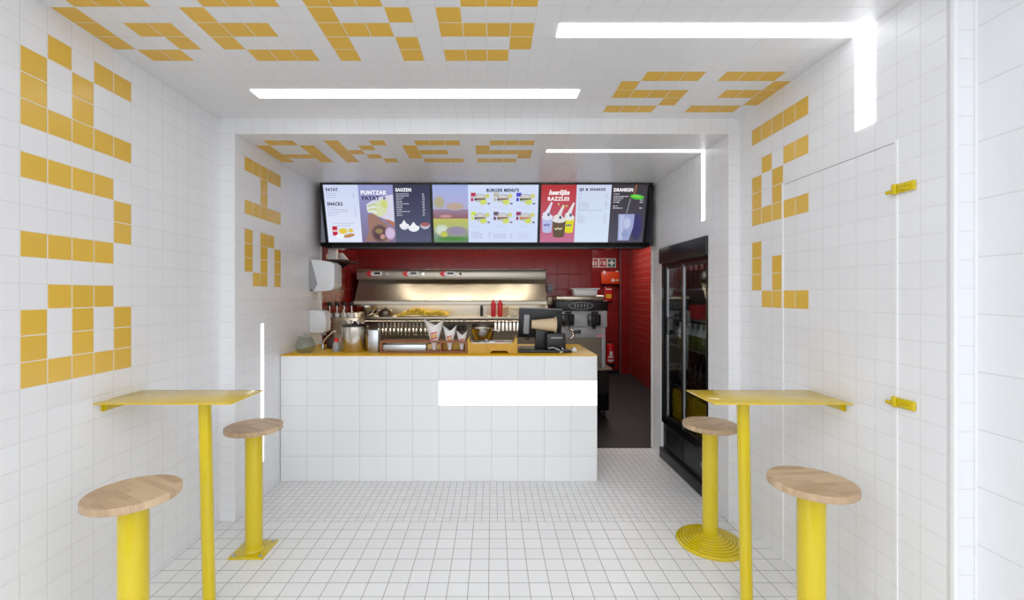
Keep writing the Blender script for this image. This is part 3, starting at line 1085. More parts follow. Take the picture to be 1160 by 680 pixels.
for k in range(4): s.line(0.80 + 0.02 * (k % 2), 0.93 - 0.02 * (k % 2), 0.83 + k * 0.033, (176, 186, 214), 0.007)
screen(1, s, 'menu screen with a burger close-up and six burger menus, middle of the three')

s = Screen()
s.rect(0, 0, 1, 1, (60, 60, 74))
s.grad(0, 0, 0.334, 1, (184, 62, 66), (196, 120, 150))
s.grad(0.334, 0, 0.662, 1, (206, 216, 240), (214, 228, 246))
s.grad(0.662, 0, 1, 1, (66, 62, 68), (84, 82, 96))
s.soft(0.93, 0.72, 0.05, 0.22, (64, 62, 110), (72, 70, 84))
s.text('heerlijke', 0.075, 0.268, 0.085, 0.20, (250, 244, 246), 0.03, 0.35)
s.text('RAZZLES', 0.066, 0.268, 0.205, 0.272, (252, 246, 248), 0.03)
for (ua, ub, va, vb, c, w) in ((0.015, 0.12, 0.57, 0.815, (186, 192, 232), (222, 224, 240)), (0.23, 0.325, 0.58, 0.815, (222, 218, 50), (226, 226, 230)), (0.115, 0.245, 0.62, 0.895, (104, 88, 74), (226, 222, 224))):
    dx = (ub - ua) * 0.10
    um = (ua + ub) / 2
    s.poly([(ua + dx, vb), (ub - dx, vb), (ub, va), (ua, va)], c)
    s.ell(um, vb, (ub - ua) / 2 - dx, 0.02, c)
    s.ell(um, va - 0.015, (ub - ua) / 2, 0.05, w); s.ell(um - 0.01, va - 0.06, (ub - ua) * .35, 0.05, w)
    s.poly([(um - 0.035, va - 0.06), (um + 0.01, va - 0.05), (um + 0.045, va - 0.27), (um + 0.03, va - 0.28)], w)
    s.ell(um + 0.01, va - 0.06, 0.012, 0.03, (90, 100, 120))
    for k in range(7):
        u = ua + (ub - ua) * (0.22 + 0.08 * k)
        s.ell(u, (va + vb) / 2 + 0.012 * math.sin(k * 1.7), 0.006, 0.012, (232, 226, 190) if c[0] < 150 else (96, 96, 150))
for (u, v, c) in ((0.17, 0.33, (220, 190, 150)), (0.22, 0.39, (232, 190, 60)), (0.10, 0.46, (120, 90, 100)), (0.245, 0.36, (190, 200, 120))): s.ell(u, v, 0.010, 0.016, c)
s.text('IJS & SHAKES', 0.36, 0.604, 0.055, 0.115, (76, 80, 104), 0.045)
for v, w in ((0.145, .04), (0.185, .02), (0.222, .03), (0.29, .08), (0.325, .10), (0.36, .11), (0.395, .10), (0.43, .24), (0.50, .03), (0.535, .07), (0.57, .08), (0.605, .06), (0.64, .08)):
    s.line(0.355, 0.355 + w, v, GR)
    if w < .2: s.line(0.605, 0.63, v, GR)
s.text('DRANKEN', 0.682, 0.862, 0.055, 0.115, (246, 244, 248), 0.05)
for v, w in ((0.15, .05), (0.19, .14), (0.222, .09), (0.255, .07), (0.29, .06), (0.355, .045), (0.39, .09)):
    s.line(0.685, 0.685 + w, v, (214, 212, 220), 0.013)
    if .16 < v < .3 or v > .38: s.line(0.935, 0.965, v, (214, 212, 220), 0.013)
s.poly([(0.868, 0.16), (0.885, 0.16), (0.90, 0.0), (0.884, 0.0)], (150, 96, 74))
s.ell(0.905, 0.205, 0.066, 0.042, (84, 190, 64), -0.12); s.ell(0.90, 0.195, 0.045, 0.018, (130, 214, 96), -0.12)
s.poly([(0.812, 0.49), (0.822, 0.49), (0.85, 0.24), (0.838, 0.24)], (130, 140, 140))
s.poly([(0.752, 0.965), (0.858, 0.965), (0.893, 0.72), (0.897, 0.50), (0.742, 0.50), (0.748, 0.72)], (156, 166, 208))
s.poly([(0.762, 0.95), (0.80, 0.95), (0.80, 0.52), (0.755, 0.52)], (184, 192, 226)); s.soft(0.83, 0.66, 0.035, 0.10, (190, 198, 228), (160, 170, 210)); s.soft(0.82, 0.85, 0.03, 0.07, (146, 156, 200), (160, 170, 210))
screen(2, s, 'menu screen with shakes, ice cream and a drinks glass, beside the right wall')

# ------------------------------------------------------------------ frying station
fs = thing('frying_station', 'wide stainless steel frying station with hood and long shelf', 'frying station', (-0.5, 5.2, 0))
FL, FRr = X_(404, 5.35), X_(618.5, 5.35)
b = B()
zb0, zb1 = Z_(317, 5.35), Z_(305, 5.35)
b.box(FL, FRr, 5.35, YB - 0.002, zb0, zb1, 0.006)
hood = obj('hood', b, M['steel_h'], fs)
for k, x in enumerate((424, 465, 507)):
    b = B()
    xa = X_(x, 5.35)
    b.m = 0
    b.prism([(0, 0), (0.15, 0), (0.15, 0.052), (0, 0.052)], 0.006, Matrix(((1, 0, 0, xa - 0.06), (0, 0, -1, 5.35), (0, 1, 0, zb0 + 0.045), (0, 0, 0, 1))), 0)
    b.prism([(-0.035, 0.026), (0, -0.006), (0.045, -0.006), (0.015, 0.026), (0.045, 0.058), (0, 0.058)], 0.008, Matrix(((1, 0, 0, xa - 0.065), (0, 0, -1, 5.35), (0, 1, 0, zb0 + 0.045), (0, 0, 0, 1))), 1)
    b.prism([(0, 0), (0.07, 0), (0.07, 0.022), (0, 0.022)], 0.009, Matrix(((1, 0, 0, xa + 0.0), (0, 0, -1, 5.35), (0, 1, 0, zb0 + 0.067), (0, 0, 0, 1))), 2)
    q = obj('controller', b, [M['plastic_white'], M['red'], M['black_gloss']], hood)
    q['label'] = 'white controller with red tab'
    b = B()
    b.cyl((xa + 0.155, 5.35, zb0 + 0.07), (xa + 0.155, 5.335, zb0 + 0.07), 0.015, seg=16)
    obj('knob', b, M['chrome'] if k != 2 else M['black'], hood)
b = B()      # sloping hood face and ledge
prof = [(5.42, zb0), (5.26, Z_(340.5, 5.26)), (5.20, Z_(341.5, 5.20)), (5.20, Z_(345, 5.20)), (5.30, Z_(345.5, 5.20)), (YB - 0.003, Z_(345.5, 5.2)), (YB - 0.003, zb0)]
X0, X1 = X_(401.5, 5.25), X_(619, 5.25)
b.prism([(y, z) for y, z in prof], X1 - X0, Matrix(((0, 0, 1, X0), (1, 0, 0, 0), (0, 1, 0, 0), (0, 0, 0, 1))))
obj('hood_panel', b, M['steel_h'], fs)
b = B()
SZ = Z_(359, 5.1)
b.box(X0, X1, 5.50, YB - 0.003, SZ, Z_(345.5, 5.2))
b.box(X1 - 0.02, X1, 5.14, 5.50, SZ, Z_(345.5, 5.2))
obj('splash_panel', b, M['steel_h'], fs)
b = B()
b.box(X0, X1, 5.10, YB - 0.003, SZ - 0.038, SZ, 0.006)
obj('shelf', b, M['steel_h'], fs)
b = B()
b.box(X0 + 0.01, X1 - 0.01, 5.42, YB - 0.003, 0.90, SZ - 0.038)
obj('back_panel', b, M['dark_steel'], fs)
b = B()
b.box(X0, X1, 5.0, YB - 0.003, 0.12, 0.90, 0.004)
bd = obj('fryer_body', b, M['steel'], fs)
for k in range(4):
    b = B()
    w = (X1 - X0) / 4
    b.box(X0 + k * w + 0.01, X0 + (k + 1) * w - 0.01, 4.985, 5.0, 0.16, 0.74, 0.004)
    d = obj('door', b, M['steel'], fs)
    b = B()
    b.tube([(X0 + k * w + 0.1, 4.984, 0.69), (X0 + k * w + 0.1, 4.955, 0.69), (X0 + (k + 1) * w - 0.1, 4.955, 0.69), (X0 + (k + 1) * w - 0.1, 4.984, 0.69)], 0.008)
    obj('handle', b, M['chrome'], d)
for x in (X0 + 0.06, X1 - 0.06):
    for y in (5.06, YB - 0.1):
        b = B()
        b.cyl((x, y, 0), (x, y, 0.12), 0.022)
        obj('foot', b, M['steel'], fs)
b = B()
RZ, RY = SZ - 0.055, 5.20
b.tube([(X0 + 0.05, RY, RZ), (X1 - 0.05, RY, RZ)], 0.006)
for k in range(5):
    x = X0 + 0.1 + k * (X1 - X0 - 0.2) / 4
    b.tube([(x, RY, RZ), (x, RY, SZ - 0.037)], 0.005)
obj('hanging_rail', b, M['chrome'], fs)
b = B()
b.box(X_(435, 5.3), X_(525, 5.3), 5.24, 5.4, Z_(380, 5.3), Z_(377, 5.3))
obj('lower_ledge', b, M['dark_steel'], fs)

# scoops on the rail
b = B()
b.tube([(0, 0.004, 0.0112), (0, -0.006, 0.0112), (0, -0.0125, 0.004), (0, -0.0125, -0.008), (0, -0.004, -0.022), (0, -0.012, -0.09), (0, -0.03, -0.12)], 0.0045, 8)
b.ball((0, -0.04, -0.125), 0.034, (0.48, 0.6, 1.3), 14)
sp = obj('serving_scoop', b, M['chrome'], None)
tag(sp, 'steel serving scoop hanging in a row below the frying shelf', 'scoop', 'scoops below the frying shelf')
for k in range(14):
    o = sp if k == 0 else sp.copy()
    if k: COL.objects.link(o)
    o.location = (X_(430 + k * 4.3, RY), RY, RZ)
    o.rotation_euler = (0, random.uniform(-0.05, 0.05), random.uniform(-0.12, 0.12))
b = B()
b.tube([(0, 0.004, 0.0102), (0, -0.006, 0.0102), (0, -0.0115, 0.004), (0, -0.0115, -0.008), (0, 0, -0.022)], 0.0035, 8)
b.box(-0.013, 0.013, -0.004, 0.004, -0.115, -0.020, 0.003)
ws = obj('white_spatula', b, M['plastic_white'], None)
tag(ws, 'white plastic spatula hanging below the shelf beside the register', 'spatula', 'spatulas below the frying shelf')
for k in range(7):
    o = ws if k == 0 else ws.copy()
    if k: COL.objects.link(o)
    o.location = (X_(561.5 + k * 4.2, RY), RY, RZ)
    o.rotation_euler = (0, random.uniform(-0.05, 0.05), random.uniform(-0.3, 0.3))
b = B()
b.tube([(0, 0.004, 0.0107), (0, -0.006, 0.0107), (0, -0.012, 0.004), (0, -0.012, -0.008), (0, 0, -0.022), (0, 0, -0.05)], 0.004, 8)
b.lathe([(0.0, -0.115), (0.022, -0.115), (0.026, -0.05), (0.02, -0.045), (0, -0.045)], seg=16)
dc = obj('dark_shaker', b, M['black'], None)
tag(dc, 'dark shaker hanging below the shelf behind the paper cones', 'shaker', 'shakers below the frying shelf')
for k in range(5):
    o = dc if k == 0 else dc.copy()
    if k: COL.objects.link(o)
    o.location = (X_(504 + k * 5.4, RY), RY, RZ)


# ------------------------------------------------------------------ things on the frying shelf
def bowl(label, c, r, h, cat='bowl', name='steel_bowl', mat=None, foot=True, th=0.003):
    b = B()
    pr = [(0, 0), (r * 0.45, 0)] if foot else [(0, 0), (r * 0.2, 0)]
    n = 8
    for k in range(1, n + 1):
        a = k / n
        pr.append((r * (0.45 + 0.55 * math.sin(a * PI / 2)) if foot else r * (0.2 + 0.8 * a), h * (1 - math.cos(a * PI / 2)) if foot else h * a))
    pr += [(r + 0.006, h), (r + 0.006, h - th), (r, h)]
    inner = [(max(0.0, q[0] - th), q[1] + th) for q in pr[:n + 2]][::-1]
    b.lathe(pr + inner, c, 40)
    return single(name, b, mat or M['chrome'], label, cat, c)


SY = 5.22
bowl('round steel bowl at the left end of the frying shelf', (X_(416, 5.17), 5.17, SZ + 0.0005), 0.122, 0.118)
b = B()
b.lathe([(0, 0), (0.082, 0), (0.089, 0.02), (0.082, 0.062), (0.055, 0.085), (0.02, 0.092), (0, 0.093)], (X_(437, SY), SY, SZ + 0.0005), 28)
b.lathe([(0, 0.092), (0.016, 0.092), (0.018, 0.10), (0.008, 0.106), (0, 0.106)], (X_(437, SY), SY, SZ + 0.0005), 16)
single('dome_lid', b, M['dark_steel'], 'small grey domed lid between the steel bowl and the fries', 'lid', (X_(437, SY), SY, SZ + 0.0005))
b = B()
fx0, fx1 = X_(451.5, SY), X_(507, SY)
for k in range(420):
    t = random.random()
    x = fx0 + (fx1 - fx0) * t
    hmax = (0.094 * math.exp(-((t - 0.36) / 0.24) ** 2) + 0.062 * math.exp(-((t - 0.82) / 0.17) ** 2))
    hh = max(0.006, hmax * math.sqrt(random.random()))
    y = SY + random.uniform(-0.09, 0.09) * (1 - 0.6 * hh / 0.1)
    L = random.uniform(0.05, 0.075)
    mt = Matrix.Translation((x, y, SZ + 0.006 + hh * 0.93)) @ Matrix.Rotation(random.uniform(0, PI), 4, 'Z') @ Matrix.Rotation(random.uniform(-0.35, 0.35) * min(1, hh / 0.03), 4, 'Y')
    b.box(-L / 2, L / 2, -0.0055, 0.0055, -0.0055, 0.0055, mtx=mt)
o = obj('french_fries', b, M['fries'], None)
tag(o, 'heap of golden french fries on the steel frying shelf', 'fries', kind='stuff')


def bottle(label, x, Y, z, r, h, mats, name='squeeze_bottle', grp=None):
    t = thing(name, label, 'bottle', (x, Y, z), grp)
    b = B()
    b.lathe([(0, 0), (r * 0.95, 0), (r, 0.006), (r, h * 0.70), (r * 0.92, h * 0.76), (r * 0.55, h * 0.80), (0, h * 0.80)], seg=24)
    obj('body', b, mats[0], t, local=True)
    b = B()
    b.lathe([(r * 0.62, h * 0.795), (r * 0.62, h * 0.86), (r * 0.40, h * 0.90), (r * 0.18, h), (0, h)], seg=20)
    obj('cap', b, mats[1], t, local=True)
    return t


bottle('red squeeze bottle on the frying shelf, nearer the white scraper', X_(559, 5.16), 5.16, SZ + 0.0005, 0.029, 0.20, (M['red'], M['red']), grp='red squeeze bottles')
bottle('red squeeze bottle on the frying shelf, nearer the beige tub', X_(566.5, 5.16), 5.16, SZ + 0.0005, 0.029, 0.20, (M['red'], M['red']), grp='red squeeze bottles')
b = B()
x = X_(549.5, SY)
b.box(x - 0.012, x + 0.012, SY - 0.01, SY + 0.01, SZ + 0.0005, SZ + 0.13, 0.004)
b.box(x - 0.016, x + 0.016, SY - 0.014, SY + 0.014, SZ + 0.0005, SZ + 0.02, 0.004)
single('white_scraper', b, M['plastic_white'], 'upright white scraper on the frying shelf left of the red bottles', 'scraper', (x, SY, SZ + 0.0005))
b = B()
x = X_(545.5, SY)
b.lathe([(0, 0), (0.017, 0), (0.018, 0.10), (0.012, 0.115), (0.012, 0.13), (0, 0.13)], (x, SY + 0.02, SZ + 0.0005), 18)
single('dark_shaker', b, M['black'], 'small dark shaker standing on the frying shelf beside the white scraper', 'shaker', (x, SY + 0.02, SZ + 0.0005))
b = B()
x = X_(572.5, SY)
b.lathe([(0, 0), (0.028, 0), (0.036, 0.095), (0.039, 0.10), (0.036, 0.105), (0, 0.105)], (x, SY + 0.02, SZ + 0.0005), 24)
single('beige_tub', b, M['beige'], 'beige tub on the frying shelf right of the red bottles', 'tub', (x, SY + 0.02, SZ + 0.0005))
t = thing('cream_box', 'square cream box on the frying shelf beside the register screen', 'box', (X_(582, SY), SY, SZ + 0.0005))
b = B()
b.box(-0.042, 0.042, -0.05, 0.05, 0, 0.082, 0.004)
obj('body', b, M['cream'], t, local=True)
b = B()
b.box(-0.044, 0.044, -0.052, 0.052, 0.0825, 0.10, 0.004)
obj('lid', b, M['cream'], t, local=True)

# ------------------------------------------------------------------ left corner: sauce station, shelf, dispensers, tap
ss = thing('sauce_station', 'steel sauce station with four black-topped pumps in the left corner', 'sauce station', (-1.53, 4.75, 0))
b = B()
b.box(IL + 0.03, X_(404, 4.62), 4.66, 4.92, 0.0, 1.32, 0.006)
obj('body', b, M['steel'], ss)
b = B()
b.box(IL + 0.03, X_(406, 4.6), 4.58, 4.66, 0.0, 1.27, 0.006)
obj('trough', b, M['steel'], ss)
for k in range(4):
    x = X_(373.5 + k * 8.3, 4.62)
    b = B()
    b.cyl((x, 4.62, 1.27), (x, 4.62, 1.40), 0.007, seg=12, mat=0)
    b.cyl((x, 4.62, 1.275), (x, 4.62, 1.315), 0.026, 0.020, seg=18, mat=1)
    b.lathe([(0, 0.125), (0.022, 0.125), (0.026, 0.135), (0.024, 0.15), (0.012, 0.16), (0, 0.16)], (x, 4.62, 1.27), 18, mat=2)
    b.tube([(x, 4.62, 1.395), (x + 0.02, 4.60, 1.40), (x + 0.035, 4.57, 1.385)], 0.007, 8, mat=2)
    obj('pump', b, [M['chrome'], M['plastic_white'], M['black']], ss)
b = B()
sx = X_(393, 4.55)
zs = Z_(294, 4.55)
b.box(IL + 0.005, sx, 4.55, 4.95, zs - 0.018, zs, 0.002)
t = thing('wall_shelf', 'short dark brown shelf on the red wall above the towel dispenser', 'shelf', (IL + 0.1, 4.75, zs))
obj('board', b, M['brown'], t)
b = B()
for y in (4.62, 4.88):
    b.prism([(0, 0), (0.13, 0), (0, -0.10)], 0.012, Matrix(((1, 0, 0, IL + 0.005), (0, 0, 1, y), (0, 1, 0, zs - 0.0185), (0, 0, 0, 1))))
obj('bracket', b, M['black'], t)
b = B()
x = X_(376, 4.62)
b.prism([(-0.045, 0), (0.045, 0), (0.05, 0.08), (0.035, 0.135), (0.01, 0.15), (-0.04, 0.14), (-0.05, 0.07)], 0.06, Matrix(((1, 0, 0, x), (0, 0, -1, 4.68), (0, 1, 0, zs + 0.001), (0, 0, 0, 1))), bev=0.008)
single('paper_bag', b, M['paper'], 'white paper bag on the dark shelf above the towel dispenser', 'bag', (x, 4.65, zs + 0.001))
b = B()
x = X_(385.5, 4.66)
b.prism([(-0.05, 0), (0.055, 0), (-0.02, 0.09), (-0.045, 0.08)], 0.05, Matrix(((1, 0, 0, x), (0, 0, -1, 4.80), (0, 1, 0, zs + 0.001), (0, 0, 0, 1))), bev=0.006)
single('napkin_pack', b, M['paper'], 'white wedge of napkins on the dark shelf beside the paper bag', 'napkins', (x, 4.77, zs + 0.001))
b = B()
x = X_(368.5, 4.62)
b.lathe([(0, 0), (0.02, 0), (0.024, 0.05), (0.02, 0.055), (0, 0.055)], (x + 0.005, 4.60, zs + 0.001), 18)
single('paper_cup', b, M['beige'], 'small beige cup on the left end of the dark shelf', 'cup', (x + 0.005, 4.60, zs + 0.001))

# towel dispenser (profile seen from the side)
t = thing('towel_dispenser', 'white paper towel dispenser with grey back on the left recess wall', 'dispenser', (IL, 4.23, 1.53))
W0 = IL + 0.001
prof = [(0, 0), (0.035, 0.0), (0.19, 0.012), (0.222, 0.03), (0.232, 0.06), (0.232, 0.235), (0.222, 0.262), (0.19, 0.283), (0.08, 0.300), (0.01, 0.303), (0.075, 0.115), (0.075, 0.07)]
mtp = Matrix(((1, 0, 0, W0), (0, 0, 1, 4.16), (0, 1, 0, 1.532), (0, 0, 0, 1)))
b = B()
b.prism([(0.035, 0.0), (0.19, 0.010), (0.222, 0.03), (0.232, 0.06), (0.232, 0.235), (0.222, 0.262), (0.19, 0.283), (0.08, 0.298), (0.012, 0.303), (0.072, 0.075)], 0.21, mtp, bev=0.004)
obj('cover', b, M['plastic_white'], t)
b = B()
b.prism([(0, 0), (0.032, 0.0), (0.069, 0.075), (0.009, 0.303), (0, 0.303)], 0.20, Matrix.Translation((0, 0.004, 0)) @ mtp, bev=0.002)
obj('back_plate', b, M['plastic_grey'], t)
b = B()
b.cyl((W0 + 0.02, 4.164, 1.552), (W0 + 0.02, 4.158, 1.552), 0.006, seg=12)
obj('lock', b, M['black'], t)
t = thing('soap_dispenser', 'small white soap dispenser on the wall under the towel dispenser', 'dispenser', (IL, 4.23, 1.147))
b = B()
b.prism([(0, 0), (0.13, 0.0), (0.15, 0.02), (0.156, 0.10), (0.146, 0.19), (0.12, 0.208), (0, 0.216)], 0.13, Matrix(((1, 0, 0, W0), (0, 0, 1, 4.16), (0, 1, 0, 1.147), (0, 0, 0, 1))), bev=0.006)
obj('body', b, M['plastic_white'], t)
b = B()
b.box(W0 + 0.095, W0 + 0.13, 4.19, 4.24, 1.122, 1.1465, 0.004)
obj('spout', b, M['plastic_grey'], t)
t = thing('tap', 'curved steel tap rising from the left end of the counter', 'tap', (X_(366, 3.98), 3.98, CH))
x = X_(366, 3.98)
b = B()
b.tube([(x, 3.98, CH + 0.0005), (x, 3.98, CH + 0.05), (x + 0.008, 3.98, CH + 0.075), (x + 0.03, 3.98, CH + 0.10), (x + 0.085, 3.985, CH + 0.155), (x + 0.10, 3.985, CH + 0.163), (x + 0.108, 3.985, CH + 0.15)], 0.0075, 12)
obj('spout', b, M['chrome'], t)
b = B()
b.lathe([(0, 0), (0.024, 0), (0.024, 0.006), (0.015, 0.012), (0.014, 0.04), (0, 0.042)], (x, 3.98, CH + 0.0005), 20)
obj('base', b, M['chrome'], t)

# ------------------------------------------------------------------ things on the counter
b = B()
c = (X_(346, 3.76), 3.76, CH + 0.0005)
b.lathe([(0, 0.004), (0.055, 0.004), (0.074, 0.03), (0.078, 0.06), (0.066, 0.10), (0.05, 0.118), (0.052, 0.13), (0.056, 0.131), (0.055, 0.118), (0.07, 0.10), (0.082, 0.06), (0.078, 0.03), (0.058, 0), (0, 0)], c, 40)
t = thing('glass_jar', 'round clear glass jar with lid at the left end of the counter', 'jar', c)
obj('body', b, M['jar_glass'], t)
b = B()
b.lathe([(0.053, 0.1315), (0.058, 0.1315), (0.056, 0.138), (0.02, 0.146), (0.008, 0.15), (0.014, 0.16), (0.006, 0.168), (0, 0.168)], c, 32)
obj('lid', b, M['jar_glass'], t)
c = (X_(381, 3.82), 3.82, CH + 0.0005)
t = thing('sauce_bottle', 'small clear bottle with a red cap beside the steel pot', 'bottle', c)
b = B()
b.lathe([(0, 0), (0.030, 0), (0.032, 0.004), (0.032, 0.05), (0.025, 0.075), (0.016, 0.085), (0, 0.085)], c, 24)
obj('body', b, M['plastic_grey'], t)
b = B()
b.lathe([(0.018, 0.083), (0.018, 0.104), (0.012, 0.112), (0, 0.112)], c, 18)
obj('cap', b, M['red'], t)
b = B()
x = X_(371, 3.95)
b.box(x - 0.04, x + 0.035, 4.03, 4.11, CH + 0.0005, CH + 0.09, 0.006)
single('dark_box', b, M['brown'], 'small dark box behind the red-capped bottle', 'box', (x, 4.07, CH + 0.0005))
c = (X_(402, 3.85), 3.85, CH + 0.0005)
t = thing('soup_pot', 'tall round steel pot with black lid and ladle on the counter', 'pot', c)
b = B()
b.lathe([(0, 0), (0.108, 0), (0.112, 0.006), (0.112, 0.205), (0.118, 0.208), (0.118, 0.214), (0.105, 0.214), (0, 0.212)], c, 48)
obj('body', b, M['pot'], t)
b = B()
b.lathe([(0.10, 0.2145), (0.104, 0.222), (0.09, 0.232), (0.03, 0.240), (0.012, 0.242), (0.014, 0.256), (0, 0.258)], c, 36)
obj('lid', b, M['black_gloss'], t)
b = B()
p = at(389, 352, 3.80)
b.tube([(c[0] - 0.062, 3.84, CH + 0.225), (c[0] - 0.085, 3.82, CH + 0.28), tuple(p)], 0.006, 10)
b.ball(tuple(p), 0.009)
obj('ladle', b, M['chrome'], t)
for k, dx in enumerate((-0.02, 0.045)):
    b = B()
    b.lathe([(0, 0.235), (0.010, 0.235), (0.014, 0.262), (0.008, 0.27), (0, 0.27)], (c[0] + dx, c[1] - 0.05, c[2]), 14)
    obj('knob', b, M['chrome'], t)
b = B()
c = (X_(424, 3.8), 3.8, CH + 0.0005)
b.box(c[0] - 0.044, c[0] + 0.044, c[1] - 0.04, c[1] + 0.04, c[2], c[2] + 0.19, 0.006)
b.box(c[0] - 0.05, c[0] + 0.05, c[1] - 0.046, c[1] + 0.046, c[2] + 0.183, c[2] + 0.19, 0.002)
single('steel_container', b, M['alu'], 'narrow upright steel container between the pot and the wooden rack', 'container', c)

# wooden rack with cones
RX0, RX1, RY0, RY1 = X_(430.5, 3.70), X_(529, 3.70), 3.70, 3.86
RB = CH + 0.0005
RT = Z_(386.5, 3.70)
t = thing('cone_rack', 'long brown wooden rack holding paper cones on the counter', 'rack', ((RX0 + RX1) / 2, 3.78, RB))
xm = X_(500, 3.70)
xt = X_(482, 3.70)
b = B()
tk = 0.014
b.box(RX0, RX1, RY0, RY1, RB, RB + tk, 0.002)
b.box(RX0, RX0 + tk, RY0, RY1, RB + tk, RT - tk, 0.002)
b.box(RX1 - tk, RX1, RY0, RY1, RB + tk, RT - tk, 0.002)
b.box(xm - tk, xm, RY0 + 0.003, RY1, RB + tk, RT - tk, 0.002)
obj('frame', b, M['rack_wood'], t)
b = B()
b.box(RX0, RX1, RY0, RY0 + 0.030, RT - tk, RT, 0.002)
b.box(RX0, RX1, RY1 - 0.02, RY1, RT - tk, RT, 0.002)
b.box(RX0, xt, RY0 + 0.035, RY1 - 0.02, RT - tk, RT, 0.001)
obj('top_board', b, M['rack_wood'], t)
b = B()
b.box(xm, RX1 - tk, RY1 - 0.015, RY1 - 0.002, RB + tk, RT - tk)
obj('back_board', b, M['tray_wood'], t)
b = B()
b.box(RX0 + tk, xt, RY0 + 0.02, RY1 - 0.01, RB + tk + 0.0005, RT - tk - 0.018, 0.004)
q = obj('steel_tray', b, M['alu'], t)


def cone(label, x, y0, ypeak, ydip, wtop, ytip):
    Y = 3.785
    zt, zp, zd = max(Z_(ytip, Y), RB + tk + 0.002), Z_(ypeak, Y), Z_(ydip, Y)
    R = wtop * Y / F / 2
    xc = X_(x, Y)
    t = thing('paper_cone', label, 'cone', (xc, Y, zt), 'paper cones in the rack')
    bm = bmesh.new()
    seg, nz = 48, 14
    rings = []
    for j in range(nz + 1):
        f = j / nz
        ring = []
        for k in range(seg):
            a = 2 * PI * k / seg
            top = zd + (zp - zd) * abs(math.cos(a)) ** 1.6 - 0.01 * (math.sin(a) > 0) * 0
            z = zt + (top - zt) * f
            r = 0.012 + (R - 0.012) * ((z - zt) / (zp - zt))
            ring.append(bm.verts.new((r * math.cos(a), r * math.sin(a), z - zt)))
        rings.append(ring)
    for a, bb in zip(rings, rings[1:]):
        for k in range(seg): bm.faces.new((a[k], a[(k + 1) % seg], bb[(k + 1) % seg], bb[k]))
    bm.faces.new(rings[0][::-1])
    b = B()
    b.bm.free()
    b.bm = bm
    obj('paper', b, M['paper'], t, local=True, solid=0.001)
    b = B()          # red and yellow print wrapped on the front of the cone
    h = zp - zt
    for row, (z0, z1, mt, aw) in enumerate(((0.52, 0.58, 0, 0.55), (0.42, 0.50, 1, 0.62), (0.35, 0.41, 0, 0.70))):
        cells = 5
        for k in range(cells):
            a0 = -PI / 2 - aw + 2 * aw * k / cells
            a1 = a0 + 2 * aw / cells * 0.8
            p = []
            sl = 0.012 * (k - 2)
            for (a, z) in ((a0, z0 + sl), (a1, z0 + sl + 0.008), (a1, z1 + sl + 0.008), (a0, z1 + sl)):
                r = 0.012 + (R - 0.012) * z + 0.0012
                p.append((r * math.cos(a), r * math.sin(a), z * h))
            b.face(p, mt)
    q = obj('print', b, [M['red'], M['yellow_print']], t, local=True, smooth=False)
    return t


cone('largest white paper cone in the rack, with red and yellow print', 492, 0, 361.5, 369, 22.5, 396.5)
cone('middle-sized white paper cone in the rack', 509.5, 0, 368.5, 375, 16, 396.5)
cone('smallest white paper cone at the right end of the rack', 523.3, 0, 374.5, 380, 12.6, 396.5)

# amber tray
TX0, TX1 = X_(529.6, 3.69), X_(586, 3.69)
t = thing('wooden_tray', 'amber wooden box tray with raised ends and a grip slot on the counter', 'tray', ((TX0 + TX1) / 2, 3.8, RB))
b = B()
zt = Z_(389, 3.69)
ze = Z_(383.5, 3.69)
w = TX1 - TX0
fp = [(0, 0), (w * 0.46, 0), (w * 0.46, 0.010), (w * 0.50, 0.022), (w * 0.78, 0.022), (w * 0.82, 0.010), (w * 0.82, 0), (w, 0), (w, ze - RB), (w - 0.022, ze - RB), (w - 0.026, zt - RB + 0.012), (w - 0.05, zt - RB),
      (0.04, zt - RB), (0.02, zt - RB + 0.012), (0.016, ze - RB - 0.004), (0, ze - RB - 0.004)]
b.prism(fp, 0.012, Matrix(((1, 0, 0, TX0), (0, 0, 1, 3.69), (0, 1, 0, RB), (0, 0, 0, 1))))
b.box(TX0, TX0 + 0.012, 3.702, 3.94, RB, ze - 0.004, 0.002)
b.box(TX1 - 0.012, TX1, 3.702, 3.94, RB, ze, 0.002)
b.box(TX0 + 0.012, TX1 - 0.012, 3.928, 3.94, RB, zt, 0.001)
b.box(TX0 + 0.012, TX1 - 0.012, 3.702, 3.928, RB + 0.024, RB + 0.03)
obj('box', b, M['tray_wood'], t)
b = B()
b.box(TX0 + 0.02, TX1 - 0.03, 3.71, 3.92, RB + 0.0305, zt + 0.004, 0.003)
obj('metal_liner', b, M['alu'], t)
b = B()
p0, p1 = at(550, 384.5, 3.80), at(557, 391, 3.72)
b.cyl(tuple(p0), tuple(p1), 0.006, 0.004, 10)
b.box(p1.x - 0.02, p1.x + 0.03, 3.715, 3.76, zt + 0.0045, zt + 0.014, 0.004)
single('white_tongs', b, M['plastic_white'], 'small white tongs lying on the amber wooden tray', 'tongs', tuple(p1))
